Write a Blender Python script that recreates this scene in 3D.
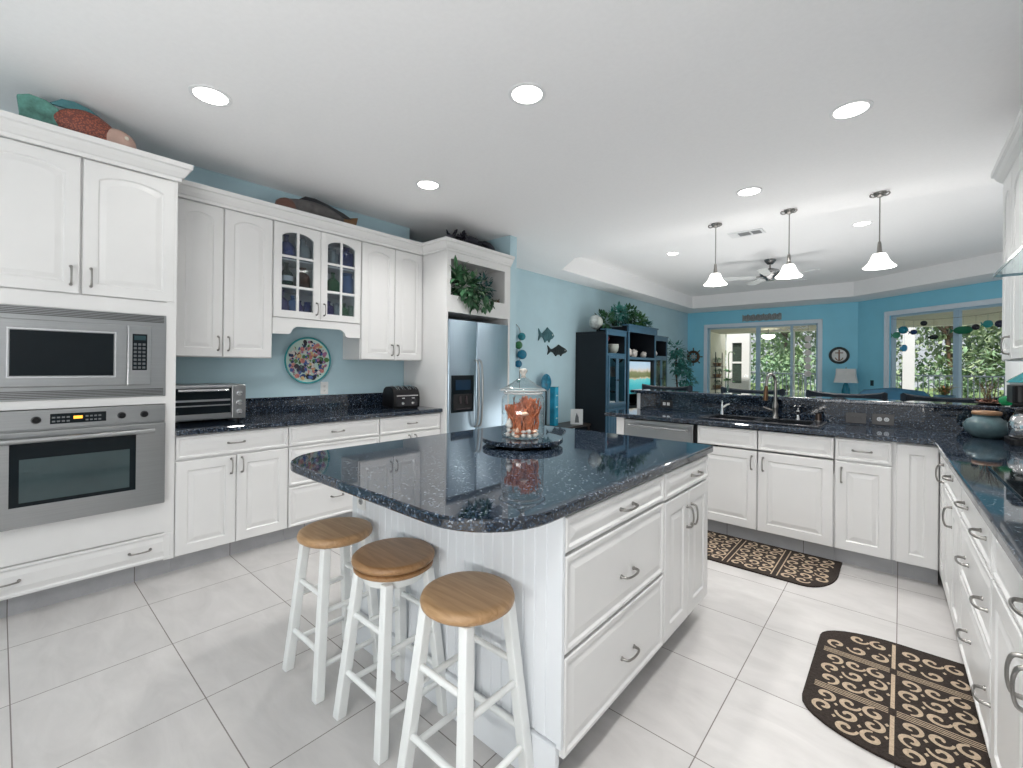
import bpy, math, random
from mathutils import Vector, Matrix
PI = math.pi
random.seed(7)
S = bpy.context.scene
COL = S.collection
for o in list(bpy.data.objects):
    bpy.data.objects.remove(o)

# ---------------------------------------------------------------- camera
cam_d = bpy.data.cameras.new('camera'); cam = bpy.data.objects.new('camera', cam_d); COL.objects.link(cam)
S.camera = cam
YAW, PITCH, ROLL, FOC = 0.71633, 0.001957, 0.010512, 446.85
fwd = Vector((-math.sin(YAW)*math.cos(PITCH), math.cos(YAW)*math.cos(PITCH), math.sin(PITCH)))
rgt = Vector((math.cos(YAW), math.sin(YAW), 0)); upv = rgt.cross(fwd)
r2 = rgt*math.cos(ROLL) + upv*math.sin(ROLL); u2 = upv*math.cos(ROLL) - rgt*math.sin(ROLL)
cam.matrix_world = Matrix(((r2.x, u2.x, -fwd.x, 0), (r2.y, u2.y, -fwd.y, 0), (r2.z, u2.z, -fwd.z, 1.30), (0, 0, 0, 1)))
cam_d.sensor_fit = 'HORIZONTAL'; cam_d.sensor_width = 36.0
cam_d.lens = FOC/1023*36.0
cam_d.shift_x = 0.0; cam_d.shift_y = -(384-365.34)/1023
cam_d.clip_start = 0.02; cam_d.clip_end = 300

# ---------------------------------------------------------------- world, sun, exposure
W = bpy.data.worlds.new('world'); S.world = W; W.use_nodes = True
bg = W.node_tree.nodes['Background']
bg.inputs['Color'].default_value = (0.88, 0.94, 1.0, 1); bg.inputs['Strength'].default_value = 0.66
sun_d = bpy.data.lights.new('sun', 'SUN'); sun = bpy.data.objects.new('sun', sun_d); COL.objects.link(sun)
sun_d.energy = 5.0; sun_d.angle = 0.05; sun_d.color = (1, .96, .88)
sun.rotation_euler = (math.radians(26), math.radians(8), math.radians(-8))
S.view_settings.view_transform = 'Standard'; S.view_settings.look = 'None'
S.view_settings.exposure = 0.33; S.view_settings.gamma = 1.0; S.view_settings.use_curve_mapping = False
CAN_POWER, PEND_POWER = 9.5, 4.0
def area(name, loc, rot, sx, sy, power, col=(1,.985,.96)):
    d = bpy.data.lights.new(name, 'AREA'); d.shape = 'RECTANGLE'; d.size = sx; d.size_y = sy; d.energy = power; d.color = col
    o = bpy.data.objects.new(name, d); COL.objects.link(o); o.location = loc; o.rotation_euler = rot; return o
# added invisible fill lamps: behind the camera, behind the bar, in the living room
area('fill_kitchen', (-.1,-1.9,.86), (math.radians(148),0,0), 2.2, .4, 62)
for x, y, p in ((-.3,-.6,6.5),(-.30,1.25,7.5)):      # unseen fill lamps added at ceiling height, no fixtures
    a = area('ceiling_fill', (x,y,2.745), (0,0,0), .15, .15, p); a.data.spread = 2.1
area('fill_bar', (-.9,5.7,.4), (math.radians(200),0,0), 3.2, 1.2, 26)
area('fill_living', (-1.6,7.6,.6), (PI,0,0), 3.0, 1.6, 23)

# ---------------------------------------------------------------- mesh helpers
class MB:
    def __init__(s): s.v = []; s.f = []; s.mi = []
    def add(s, v, f, mi=0):
        b = len(s.v); s.v += [tuple(p) for p in v]; s.f += [tuple(i+b for i in q) for q in f]; s.mi += [mi]*len(f); return s
    def box(s, x0, x1, y0, y1, z0, z1, mi=0):
        if x0 > x1: x0, x1 = x1, x0
        if y0 > y1: y0, y1 = y1, y0
        if z0 > z1: z0, z1 = z1, z0
        v = [(x0,y0,z0),(x1,y0,z0),(x1,y1,z0),(x0,y1,z0),(x0,y0,z1),(x1,y0,z1),(x1,y1,z1),(x0,y1,z1)]
        return s.add(v, [(0,3,2,1),(4,5,6,7),(0,1,5,4),(1,2,6,5),(2,3,7,6),(3,0,4,7)], mi)
    def loops(s, L, cap0=True, cap1=True, closed=True, mi=0):
        n = len(L[0]); v = [p for l in L for p in l]; f = []
        for k in range(len(L)-1):
            for i in range(n if closed else n-1):
                j = (i+1) % n
                f.append((k*n+i, k*n+j, (k+1)*n+j, (k+1)*n+i))
        if cap0: f.append(tuple(range(n-1, -1, -1)))
        if cap1: f.append(tuple((len(L)-1)*n+i for i in range(n)))
        return s.add(v, f, mi)
    def lathe(s, prof, c=(0,0,0), n=24, mi=0, axis='z', caps=True):
        L = []
        for r, z in prof:
            l = []
            for i in range(n):
                a = 2*PI*i/n; x, y = max(r, 1e-4)*math.cos(a), max(r, 1e-4)*math.sin(a)
                p = (x, y, z) if axis == 'z' else ((x, -z, y) if axis == 'y' else (z, x, y))
                l.append((p[0]+c[0], p[1]+c[1], p[2]+c[2]))
            L.append(l)
        return s.loops(L, caps, caps, True, mi)
    def ball(s, c, rx, ry=None, rz=None, n=16, m=10, mi=0):
        ry = ry or rx; rz = rz or rx; L = []
        for k in range(1, m):
            t = -PI/2 + PI*k/m
            L.append([(c[0]+rx*math.cos(t)*math.cos(2*PI*i/n), c[1]+ry*math.cos(t)*math.sin(2*PI*i/n), c[2]+rz*math.sin(t)) for i in range(n)])
        return s.loops(L, True, True, True, mi)
    def tube(s, P, r, n=8, caps=True, mi=0, flat=1.0):
        P = [Vector(p) for p in P]; m = len(P); L = []; N = None
        for k in range(m):
            t = (P[min(k+1, m-1)]-P[max(k-1, 0)]).normalized()
            if N is None:
                N = Vector((0,0,1)) if abs(t.z) < .9 else Vector((1,0,0))
            N = (N - t*N.dot(t)).normalized(); B = t.cross(N)
            q = r[k] if isinstance(r, (list, tuple)) else r
            L.append([tuple(P[k] + N*(q*math.cos(2*PI*i/n)) + B*(q*flat*math.sin(2*PI*i/n))) for i in range(n)])
        return s.loops(L, caps, caps, True, mi)
    def prism(s, poly, a, b, pl='xy', mi=0):
        def P(p, h): return (p[0], p[1], h) if pl == 'xy' else ((p[0], h, p[1]) if pl == 'xz' else (h, p[0], p[1]))
        return s.loops([[P(p, a) for p in poly], [P(p, b) for p in poly]], mi=mi)
    def xf(s, m):
        s.v = [tuple(m @ Vector(p)) for p in s.v]; return s
    def merge(s, o, mi=None):
        b = len(s.v); s.v += o.v; s.f += [tuple(i+b for i in q) for q in o.f]; s.mi += (o.mi if mi is None else [mi]*len(o.f)); return s

def rrect(x0, x1, y0, y1, r, n=6):
    if not isinstance(r, (list, tuple)): r = [r]*4          # bl, br, tr, tl
    out = []
    for (cx, cy, a0, q) in ((x0, y0, PI, r[0]), (x1, y0, 1.5*PI, r[1]), (x1, y1, 0, r[2]), (x0, y1, .5*PI, r[3])):
        q = max(q, 1e-4); ox = cx + (q if cx == x0 else -q); oy = cy + (q if cy == y0 else -q)
        for i in range(n+1):
            a = a0 + .5*PI*i/n; out.append((ox+q*math.cos(a), oy+q*math.sin(a)))
    return out

def bezier(pts, n=16):
    """smooth polyline through points (Catmull-Rom)"""
    P = [Vector(p) for p in pts]; P = [P[0]*2-P[1]] + P + [P[-1]*2-P[-2]]; out = []
    for i in range(1, len(P)-2):
        for k in range(n):
            t = k/n; a, b, c, d = P[i-1], P[i], P[i+1], P[i+2]
            out.append(tuple(.5*((2*b)+(c-a)*t+(2*a-5*b+4*c-d)*t*t+(3*b-a-3*c+d)*t*t*t)))
    out.append(tuple(P[-2])); return out

def link(name, data, parent=None):
    o = bpy.data.objects.new(name, data); COL.objects.link(o)
    if parent is not None: o.parent = parent
    return o
def obj(name, mb, mats, parent=None, smooth=None, bevel=0.0, loc=None, rotz=None, seg=2, label=None):
    me = bpy.data.meshes.new(name); me.from_pydata(mb.v, [], mb.f)
    if not isinstance(mats, (list, tuple)): mats = [mats]
    for m in mats: me.materials.append(m)
    if len(mats) > 1: me.polygons.foreach_set('material_index', mb.mi)
    me.update()
    import bmesh
    bm = bmesh.new(); bm.from_mesh(me); bmesh.ops.recalc_face_normals(bm, faces=bm.faces); bm.to_mesh(me); bm.free()
    if smooth is not None:
        me.shade_smooth(); me.set_sharp_from_angle(angle=math.radians(smooth))
    o = link(name, me, parent)
    if bevel:
        b = o.modifiers.new('bevel', 'BEVEL'); b.width = bevel; b.segments = seg; b.limit_method = 'ANGLE'; b.angle_limit = math.radians(40)
        b.harden_normals = False
    if loc is not None: o.location = loc
    if rotz is not None: o.rotation_euler = (0, 0, rotz)
    if label: o['label'] = label
    return o
def tag(o, label, cat, group=None):
    o['label'] = label; o['category'] = cat
    if group: o['group'] = group
    return o
def thing(name, label, cat, loc=(0,0,0), rotz=0.0, group=None):
    o = link(name, None); o.location = loc; o.rotation_euler = (0,0,rotz); o.empty_display_size = .1
    return tag(o, label, cat, group)
def struct(name, mb, mat, parent=None, **k):
    o = obj(name, mb, mat, parent, **k)
    if parent is None: o['kind'] = 'structure'
    return o
def dup(root, loc, rotz=None, label=None):
    r = root.copy(); COL.objects.link(r); r.location = loc
    if rotz is not None: r.rotation_euler = (0,0,rotz)
    if label: r['label'] = label
    for ch in list(root.children):
        c = ch.copy(); COL.objects.link(c); c.parent = r
        for g in list(ch.children):
            d = g.copy(); COL.objects.link(d); d.parent = c
    return r

# ---------------------------------------------------------------- materials
def new_mat(name):
    m = bpy.data.materials.new(name); m.use_nodes = True; nt = m.node_tree
    return m, nt, nt.nodes['Principled BSDF']
def setp(p, **k):
    for a, b in k.items():
        a = a.replace('_', ' ')
        if a in p.inputs:
            if isinstance(b, tuple) and len(b) == 3: b = b + (1,)
            p.inputs[a].default_value = b
def mat(name, col, rough=.5, metal=0.0, var=.06, scale=8.0, bump=0.0, emit=None, es=0.0, trans=0.0, ior=1.45, spec=.5, alpha=1.0, coat=0.0):
    """plain surface with a little object-space colour variation and optional fine bump"""
    m, nt, p = new_mat(name); setp(p, Roughness=rough, Metallic=metal, IOR=ior)
    p.inputs['Specular IOR Level'].default_value = spec
    p.inputs['Transmission Weight'].default_value = trans; p.inputs['Coat Weight'].default_value = coat
    tc = nt.nodes.new('ShaderNodeTexCoord'); nz = nt.nodes.new('ShaderNodeTexNoise'); nz.inputs['Scale'].default_value = scale; nz.inputs['Detail'].default_value = 4
    nt.links.new(tc.outputs['Object'], nz.inputs['Vector'])
    rp = nt.nodes.new('ShaderNodeValToRGB'); e = rp.color_ramp.elements
    e[0].position = .3; e[1].position = .7
    e[0].color = tuple(c*(1-var) for c in col)+(1,); e[1].color = tuple(min(1, c*(1+var)) for c in col)+(1,)
    nt.links.new(nz.outputs['Fac'], rp.inputs['Fac']); nt.links.new(rp.outputs['Color'], p.inputs['Base Color'])
    if bump:
        b = nt.nodes.new('ShaderNodeBump'); b.inputs['Strength'].default_value = bump; b.inputs['Distance'].default_value = .01
        nt.links.new(nz.outputs['Fac'], b.inputs['Height']); nt.links.new(b.outputs['Normal'], p.inputs['Normal'])
    if emit: p.inputs['Emission Color'].default_value = emit+(1,); p.inputs['Emission Strength'].default_value = es
    return m
def glass_mat(name, tint=(1,1,1), gloss=.12, rough=.02):
    """thin clear pane: mostly see-through, fresnel reflection"""
    m = bpy.data.materials.new(name); m.use_nodes = True; nt = m.node_tree; nt.nodes.clear()
    out = nt.nodes.new('ShaderNodeOutputMaterial'); mx = nt.nodes.new('ShaderNodeMixShader'); tr = nt.nodes.new('ShaderNodeBsdfTransparent')
    gl = nt.nodes.new('ShaderNodeBsdfGlossy'); fr = nt.nodes.new('ShaderNodeLayerWeight'); fr.inputs['Blend'].default_value = .5
    tr.inputs['Color'].default_value = tint+(1,); gl.inputs['Roughness'].default_value = rough
    nt.links.new(math_node(nt, 'MULTIPLY_ADD', math_node(nt, 'POWER', fr.outputs['Facing'], 3.5), .25+gloss*2, .05), mx.inputs['Fac']); nt.links.new(tr.outputs[0], mx.inputs[1]); nt.links.new(gl.outputs[0], mx.inputs[2])
    nt.links.new(mx.outputs[0], out.inputs['Surface']); return m
def math_node(nt, op, a, b=None, c=None):
    n = nt.nodes.new('ShaderNodeMath'); n.operation = op
    for i, q in enumerate((a, b, c)):
        if q is None: continue
        if hasattr(q, 'links'): nt.links.new(q, n.inputs[i])
        else: n.inputs[i].default_value = q
    return n.outputs[0]
def granite_mat():
    m, nt, p = new_mat('granite'); setp(p, Roughness=.04, IOR=1.68); p.inputs['Specular IOR Level'].default_value = .5
    tc = nt.nodes.new('ShaderNodeTexCoord')
    vo = nt.nodes.new('ShaderNodeTexVoronoi'); vo.inputs['Scale'].default_value = 180; nt.links.new(tc.outputs['Object'], vo.inputs['Vector'])
    sx = nt.nodes.new('ShaderNodeSeparateColor'); nt.links.new(vo.outputs['Color'], sx.inputs[0])
    rp = nt.nodes.new('ShaderNodeValToRGB'); rp.color_ramp.interpolation = 'CONSTANT'; e = rp.color_ramp.elements
    e[0].color = (.004,.006,.011,1); e[1].position = .36; e[1].color = (.009,.018,.036,1)
    for q, c in ((.58, (.020,.036,.064,1)), (.79, (.062,.095,.14,1)), (.95, (.24,.28,.33,1))):
        k = e.new(q); k.color = c
    nt.links.new(sx.outputs[0], rp.inputs['Fac'])
    nz = nt.nodes.new('ShaderNodeTexNoise'); nz.inputs['Scale'].default_value = 260; nt.links.new(tc.outputs['Object'], nz.inputs['Vector'])
    mx = nt.nodes.new('ShaderNodeMix'); mx.data_type = 'RGBA'; mx.blend_type = 'MULTIPLY'; mx.inputs['Factor'].default_value = .7
    nt.links.new(rp.outputs['Color'], mx.inputs[6])
    rp2 = nt.nodes.new('ShaderNodeValToRGB'); rp2.color_ramp.elements[0].position = .35; rp2.color_ramp.elements[1].position = .65
    rp2.color_ramp.elements[0].color = (.3,.3,.3,1); nt.links.new(nz.outputs['Fac'], rp2.inputs['Fac']); nt.links.new(rp2.outputs['Color'], mx.inputs[7])
    nt.links.new(mx.outputs[2], p.inputs['Base Color']); return m
def tile_mat(name, base, sx, sy, x0, y0, grout, gw=.004):
    m, nt, p = new_mat(name); setp(p, Roughness=.28); tc = nt.nodes.new('ShaderNodeNewGeometry')
    sp = nt.nodes.new('ShaderNodeSeparateXYZ'); nt.links.new(tc.outputs['Position'], sp.inputs[0])
    def line(o, s, off):
        t = math_node(nt, 'FRACT', math_node(nt, 'MULTIPLY', math_node(nt, 'SUBTRACT', o, off), 1/s))
        t = math_node(nt, 'ABSOLUTE', math_node(nt, 'SUBTRACT', t, .5))
        return math_node(nt, 'GREATER_THAN', t, .5-gw/2/s)
    g = math_node(nt, 'MAXIMUM', line(sp.outputs[0], sx, x0), line(sp.outputs[1], sy, y0))
    def cell(o, s, off): return math_node(nt, 'FLOOR', math_node(nt, 'MULTIPLY', math_node(nt, 'SUBTRACT', o, off), 1/s))
    cb = nt.nodes.new('ShaderNodeCombineXYZ'); nt.links.new(cell(sp.outputs[0], sx, x0), cb.inputs[0]); nt.links.new(cell(sp.outputs[1], sy, y0), cb.inputs[1])
    wn = nt.nodes.new('ShaderNodeTexWhiteNoise'); nt.links.new(cb.outputs[0], wn.inputs['Vector'])
    va = nt.nodes.new('ShaderNodeVectorMath'); va.operation = 'MULTIPLY_ADD'; va.inputs[1].default_value = (7,7,7)
    nt.links.new(wn.outputs['Color'], va.inputs[0]); nt.links.new(tc.outputs['Position'], va.inputs[2])
    nz = nt.nodes.new('ShaderNodeTexNoise'); nz.inputs['Scale'].default_value = 5; nz.inputs['Detail'].default_value = 6; nz.inputs['Roughness'].default_value = .62; nz.inputs['Distortion'].default_value = .6
    mp = nt.nodes.new('ShaderNodeMapping'); mp.inputs['Scale'].default_value = (.6,1.5,1); nt.links.new(va.outputs[0], mp.inputs[0]); nt.links.new(mp.outputs[0], nz.inputs['Vector'])
    rp = nt.nodes.new('ShaderNodeValToRGB'); e = rp.color_ramp.elements; e[0].position = .3; e[1].position = .72
    e[0].color = tuple(c*.86 for c in base)+(1,); e[1].color = tuple(min(1, c*1.06) for c in base)+(1,)
    nt.links.new(nz.outputs['Fac'], rp.inputs['Fac'])
    mx = nt.nodes.new('ShaderNodeMix'); mx.data_type = 'RGBA'; nt.links.new(g, mx.inputs[0]); nt.links.new(rp.outputs['Color'], mx.inputs[6]); mx.inputs[7].default_value = grout+(1,)
    nt.links.new(mx.outputs[2], p.inputs['Base Color'])
    rg = math_node(nt, 'MULTIPLY_ADD', g, .4, .3); nt.links.new(rg, p.inputs['Roughness'])
    b = nt.nodes.new('ShaderNodeBump'); b.invert = True; b.inputs['Strength'].default_value = .4; b.inputs['Distance'].default_value = .003; nt.links.new(g, b.inputs['Height']); nt.links.new(b.outputs['Normal'], p.inputs['Normal'])
    return m
def wood_mat(name, c0, c1, rough=.35, axis=(1,12,12), rot=0.0):
    m, nt, p = new_mat(name); setp(p, Roughness=rough); tc = nt.nodes.new('ShaderNodeTexCoord')
    mp = nt.nodes.new('ShaderNodeMapping'); mp.inputs['Scale'].default_value = axis; mp.inputs['Rotation'].default_value = (0,0,rot); nt.links.new(tc.outputs['Object'], mp.inputs[0])
    nz = nt.nodes.new('ShaderNodeTexNoise'); nz.inputs['Scale'].default_value = 4; nz.inputs['Detail'].default_value = 8; nz.inputs['Distortion'].default_value = .8; nt.links.new(mp.outputs[0], nz.inputs['Vector'])
    rp = nt.nodes.new('ShaderNodeValToRGB'); e = rp.color_ramp.elements; e[0].position = .32; e[1].position = .68; e[0].color = c0+(1,); e[1].color = c1+(1,)
    nt.links.new(nz.outputs['Fac'], rp.inputs['Fac']); nt.links.new(rp.outputs['Color'], p.inputs['Base Color']); return m
def steel_mat(name, col, rough, axis):
    m, nt, p = new_mat(name); setp(p, Metallic=1.0, Roughness=rough); tc = nt.nodes.new('ShaderNodeTexCoord')
    mp = nt.nodes.new('ShaderNodeMapping'); mp.inputs['Scale'].default_value = axis; nt.links.new(tc.outputs['Object'], mp.inputs[0])
    nz = nt.nodes.new('ShaderNodeTexNoise'); nz.inputs['Scale'].default_value = 6; nz.inputs['Detail'].default_value = 5; nt.links.new(mp.outputs[0], nz.inputs['Vector'])
    rp = nt.nodes.new('ShaderNodeValToRGB'); e = rp.color_ramp.elements; e[0].color = tuple(c*.88 for c in col)+(1,); e[1].color = tuple(min(1, c*1.08) for c in col)+(1,)
    nt.links.new(nz.outputs['Fac'], rp.inputs['Fac']); nt.links.new(rp.outputs['Color'], p.inputs['Base Color'])
    b = nt.nodes.new('ShaderNodeBump'); b.inputs['Strength'].default_value = .04; nt.links.new(nz.outputs['Fac'], b.inputs['Height']); nt.links.new(b.outputs['Normal'], p.inputs['Normal'])
    return m

WHITE = mat('white_cabinet', (.75,.75,.745), .32, var=.01)
WALLP = mat('wall_paint', (.48,.66,.73), .5, var=.03, scale=3, bump=.03)
WALLF = mat('wall_paint_backlit', (.28,.70,.88), .5, var=.03, scale=3, bump=.03)  # same wall paint, recoloured to imitate how light falls on the far walls
WALLL = mat('pale_wall_paint', (.50,.66,.73), .55, var=.03, scale=3, bump=.03)
CEILM = mat('ceiling_paint', (.93,.93,.935), .8, var=.012, scale=45, bump=.06)
TRIMW = mat('white_trim', (.82,.83,.84), .4, var=.01)
BLUEFR = mat('blue_grey_frame', (.42,.58,.70), .4, var=.02)
BLUETRIM = mat('pale_blue_trim', (.78,.86,.93), .4, var=.02)
FLOOR = tile_mat('floor_tile', (.585,.57,.56), .505, .5, -.005, .04, (.20,.18,.17))
TOE = tile_mat('floor_tile_shaded', (.40,.405,.42), .505, .5, -.005, .04, (.14,.13,.12))  # darker copy of the floor tile, recess shade put into the colour
GRAN = granite_mat()
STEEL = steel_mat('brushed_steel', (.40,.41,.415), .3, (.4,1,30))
STEELV = steel_mat('brushed_steel_vertical', (.41,.51,.59), .3, (30,1,.4))  # blue of the reflected surroundings tinted into the steel
DARKSTEEL = steel_mat('dark_steel', (.15,.15,.15), .3, (.4,1,30))
NICKEL = mat('brushed_nickel', (.30,.29,.275), .3, 1.0, var=.05)
CHROME = mat('chrome', (.75,.75,.76), .08, 1.0, var=.02)
BLACKG = mat('black_glass', (.008,.012,.015), .05, var=.05, spec=.18)
BLACK = mat('black_plastic', (.008,.008,.009), .35, var=.1, spec=.3)
GAP = mat('dark_gap', (.03,.03,.03), .8)
SEATW = wood_mat('seat_wood', (.34,.195,.09), (.48,.30,.155), .38, (1.2,14,14))
SEATW2 = wood_mat('seat_wood_dark', (.25,.13,.052), (.38,.215,.10), .35, (1.2,14,14), .3)
STOOLW = mat('stool_paint', (.82,.84,.83), .42, var=.02)
GLASS = glass_mat('clear_glass')
BEADW = mat('beadboard_paint', (.78,.81,.84), .42, var=.01)
LEAFD = mat('leaf_dark', (.035,.12,.05), .45, var=.5, scale=20)
LEAFM = mat('leaf_mid', (.08,.23,.08), .45, var=.5, scale=20)
LEAFT = mat('leaf_teal', (.05,.22,.19), .45, var=.5, scale=20)
LEAFP = mat('leaf_pale', (.30,.42,.28), .5, var=.4, scale=20)
BROWN = mat('brown_stem', (.12,.07,.04), .7, var=.3)

# ---------------------------------------------------------------- the setting
struct('floor', MB().box(-5.2,4,-2.2,12.25,-.06,0), FLOOR)
struct('wall_left', MB().box(-4.45,-3.96,-2.2,2.87,0,2.76), WALLP)
struct('wall_back_blocker', MB().box(-3.959,-1.9,-2.2,-2.08,0,2.76), WALLP)  # unseen wall piece added to block light from behind the camera
struct('wall_living', MB().box(-4.45,-4.30,2.871,12.25,0,2.76), WALLP)
struct('wall_fridge', MB().box(-4.299,-3.29,3.737,3.847,0,2.76), WALLP)
wf = MB(); y0, y1 = 12.1, 12.25
wf.box(-4.30,-3.785,y0,y1,0,2.76).box(-1.405,-.60,y0,y1,0,2.76).box(-3.785,-1.405,y0,y1,2.345,2.76)
struct('wall_far', wf, WALLF)
AX = Vector((.762,-.648,0)).normalized(); AN = Vector((-AX.y*-1, -AX.x, 0))    # along the slanted wall / into the room
AN = Vector((AX.y, -AX.x, 0)); A0 = Vector((-.716,12.12,0))
AROT = math.atan2(AX.y, AX.x)
wa = MB().box(-.02,.715,0,.14,0,2.76).box(3.0,4.2,0,.14,0,2.76).box(.715,3.0,0,.14,2.385,2.76)   # local x along, -y into the room
struct('wall_angled', wa, WALLF, loc=tuple(A0), rotz=AROT)
struct('wall_right', MB().box(.83,.98,-2.2,6.95,0,2.76), TRIMW)
struct('wall_bar', MB().box(-2.02,.829,4.272,4.42,0,1.044), TRIMW)
ce = MB(); H0, H1 = 2.76, 3.05
ce.box(-4.45,4,-2.2,5.06,H0,H1+.05).box(-4.45,-3.85,5.06,12.3,H0,H1+.05).box(-3.85,-.71,11.15,12.3,H0,H1+.05)
ce.prism([(-.71,11.15),(1.6,9.19),(1.6,5.06),(4,5.06),(4,12.3),(-.71,12.3)], H0, H1+.05)
ce.prism([(-3.85,5.06),(-3.3,5.06),(-3.85,5.55)], H0, H1+.05)
ce.box(-3.9,1.7,5.0,11.2,H1,H1+.05)
struct('ceiling', ce, CEILM)

# sliding glass door in the far wall (window_1) and in the slanted wall (window_2)
def slider(name, w, h, mull, loc, rot, trim, mats):
    fr = MB(); t = .035
    fr.box(0,t,.03,.12,0,h).box(w-t,w,.03,.12,0,h).box(0,w,.03,.12,h-t,h).box(0,w,.03,.12,0,.04)
    for i, m in enumerate(mull): q = .045 if i == 0 else .024; fr.box(m-q,m+q,.035,.10,0,h-t)
    root = struct(name, fr, mats[0], loc=loc, rotz=rot)
    tr = MB(); d = trim
    tr.box(-d,0,-.02,0,0,h+d).box(w,w+d,-.02,0,0,h+d).box(0,w,-.02,0,h,h+d)
    tr.box(-d-.0,-d+.02,-.032,-.02,0,h+d).box(w+d-.02,w+d,-.032,-.02,0,h+d).box(-d,w+d,-.032,-.02,h+d-.02,h+d)
    obj('casing', tr, mats[1], root)
    obj('glass_pane', MB().box(t,w-t,.066,.072,.04,h-t), GLASS, root)
    return root
slider('window_1', 2.38, 2.345, (1.165,1.865), (-3.785,12.1,0), 0, .085, (BLUEFR, BLUETRIM))
slider('window_2', 2.285, 2.385, (1.145,), tuple(A0+AX*.715), AROT, .085, (BLUEFR, BLUETRIM))

# crown moulding sweeping along the left cabinets
def sweep_crown(path, prof, mat_, name):
    P = [Vector(p) for p in path]; L = []
    for i, p in enumerate(P):
        d0 = (P[i]-P[i-1]).normalized() if i else (P[1]-P[0]).normalized()
        d1 = (P[i+1]-P[i]).normalized() if i < len(P)-1 else d0
        n0 = Vector((d0.y,-d0.x)); n1 = Vector((d1.y,-d1.x)); m = (n0+n1); m = m/max(.2, m.dot(n0))
        L.append([(p.x+m.x*o, p.y+m.y*o, z) for o, z in prof])
    return struct(name, MB().loops(L), mat_)
CROWN = [(.001,2.405),(.014,2.405),(.016,2.425),(.024,2.43),(.04,2.452),(.05,2.475),(.062,2.482),(.064,2.51),(.001,2.51)]
sweep_crown([(-3.34,-.14),(-3.34,.713),(-3.64,.713),(-3.64,2.807),(-3.28,2.807),(-3.28,3.733)], CROWN, WHITE, 'trim_1')

# ---------------------------------------------------------------- cabinets
def front_mb(w, h, t=.02, arch=0.0, frame=.058, n=14, raise_=True):
    """raised panel front: x 0..w, z 0..h, face towards -y"""
    def loop(d, y, a):
        x0, x1, z0, zt = d, w-d, d, h-d
        pts = [(x0,y,z0),(x1,y,z0)]
        for i in range(n+1):
            u = 1-2*i/n; xx = (x0+x1)/2+u*(x1-x0)/2
            pts.append((xx, y, zt - a*(.75*u*u+.25*u**6) if a else zt))
        return pts
    L = [loop(0,0,0), loop(0,-t+.004,0), loop(.004,-t,0)]
    if raise_:
        L += [loop(frame,-t,arch), loop(frame+.006,-t+.007,arch), loop(frame+.012,-t+.007,arch), loop(frame+.036,-t+.001,arch)]
    return MB().loops(L, True, True)
def pull_mb(L=.096):
    m = MB(); a = L/2; pts = bezier([(-a,0,0),(-a*.92,-.022,0),(-a*.5,-.03,.0),(0,-.032,0),(a*.5,-.03,0),(a*.92,-.022,0),(a,0,0)], 4)
    k = len(pts); m.tube(pts, [.0042+.0022*abs(2*i/(k-1)-1)**2 for i in range(k)], 6)
    m.lathe([(.0,0),(.008,0),(.0075,.004),(0,.005)], (-a,0,0), 8, axis='y'); m.lathe([(0,0),(.008,0),(.0075,.004),(0,.005)], (a,0,0), 8, axis='y')
    return m
_pull = None
def pull(parent, x, y, z, vert=False):
    global _pull
    if _pull is None:
        o = obj('handle', pull_mb(), NICKEL, parent, smooth=60); _pull = o.data
    else: o = link('handle', _pull, parent)
    o.location = (x, y, z)
    if vert: o.rotation_euler = (0, PI/2, 0)
    return o
def fronts(root, items):
    """items: (kind, x0, x1, z0, z1, arch, [pulls (x, z, vertical)])"""
    for kind, x0, x1, z0, z1, arch, pulls in items:
        g = .002
        o = obj(kind, front_mb(x1-x0-2*g, z1-z0-2*g, arch=arch, frame=(.06 if kind == 'door' else .014), raise_=True), WHITE, root, loc=(x0+g, 0, z0+g))
        for px_, pz_, v in pulls: pull(o, px_-x0-g, -.02, pz_-z0-g, v)
def base_cabinet(label, loc, rot, w, depth, items, group=None, name='base_cabinet', top=.852, toe=True, ends=(0,0)):
    r = thing(name, label, 'cabinet', loc, rot, group)
    obj('carcass', MB().box(0,w,.0005,depth,.108,top), WHITE, r)
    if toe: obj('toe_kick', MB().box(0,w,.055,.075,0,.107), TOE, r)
    fronts(r, items); return r
def wall_cabinet(label, loc, rot, w, depth, z0, z1, items, name='wall_cabinet'):
    r = thing(name, label, 'cabinet', loc, rot)
    obj('carcass', MB().box(0,w,.0005,depth,z0,z1), WHITE, r)
    fronts(r, items); return r
RL = PI/2
# left run, local x = world y
base_cabinet('white base cabinet beside the oven tower, one drawer over two doors', (-3.36,.714,0), RL, .672, .599,
    [('drawer',.002,.672,.70,.846,0,[(.335,.775,False)]), ('door',.002,.337,.108,.692,0,[(.305,.62,True)]), ('door',.337,.672,.108,.692,0,[(.369,.62,True)])])
base_cabinet('white base cabinet of three wide drawers under the blue plate', (-3.36,1.388,0), RL, .748, .599,
    [('drawer',.002,.747,.70,.846,0,[(.374,.775,False)]), ('drawer',.002,.747,.408,.692,0,[(.374,.55,False)]), ('drawer',.002,.747,.108,.40,0,[(.374,.27,False)])])
base_cabinet('white base cabinet under the toaster beside the refrigerator, drawer over two doors', (-3.36,2.138,0), RL, .669, .599,
    [('drawer',.002,.667,.70,.846,0,[(.335,.775,False)]), ('door',.002,.334,.108,.692,0,[(.30,.62,True)]), ('door',.334,.667,.108,.692,0,[(.366,.62,True)])])
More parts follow.
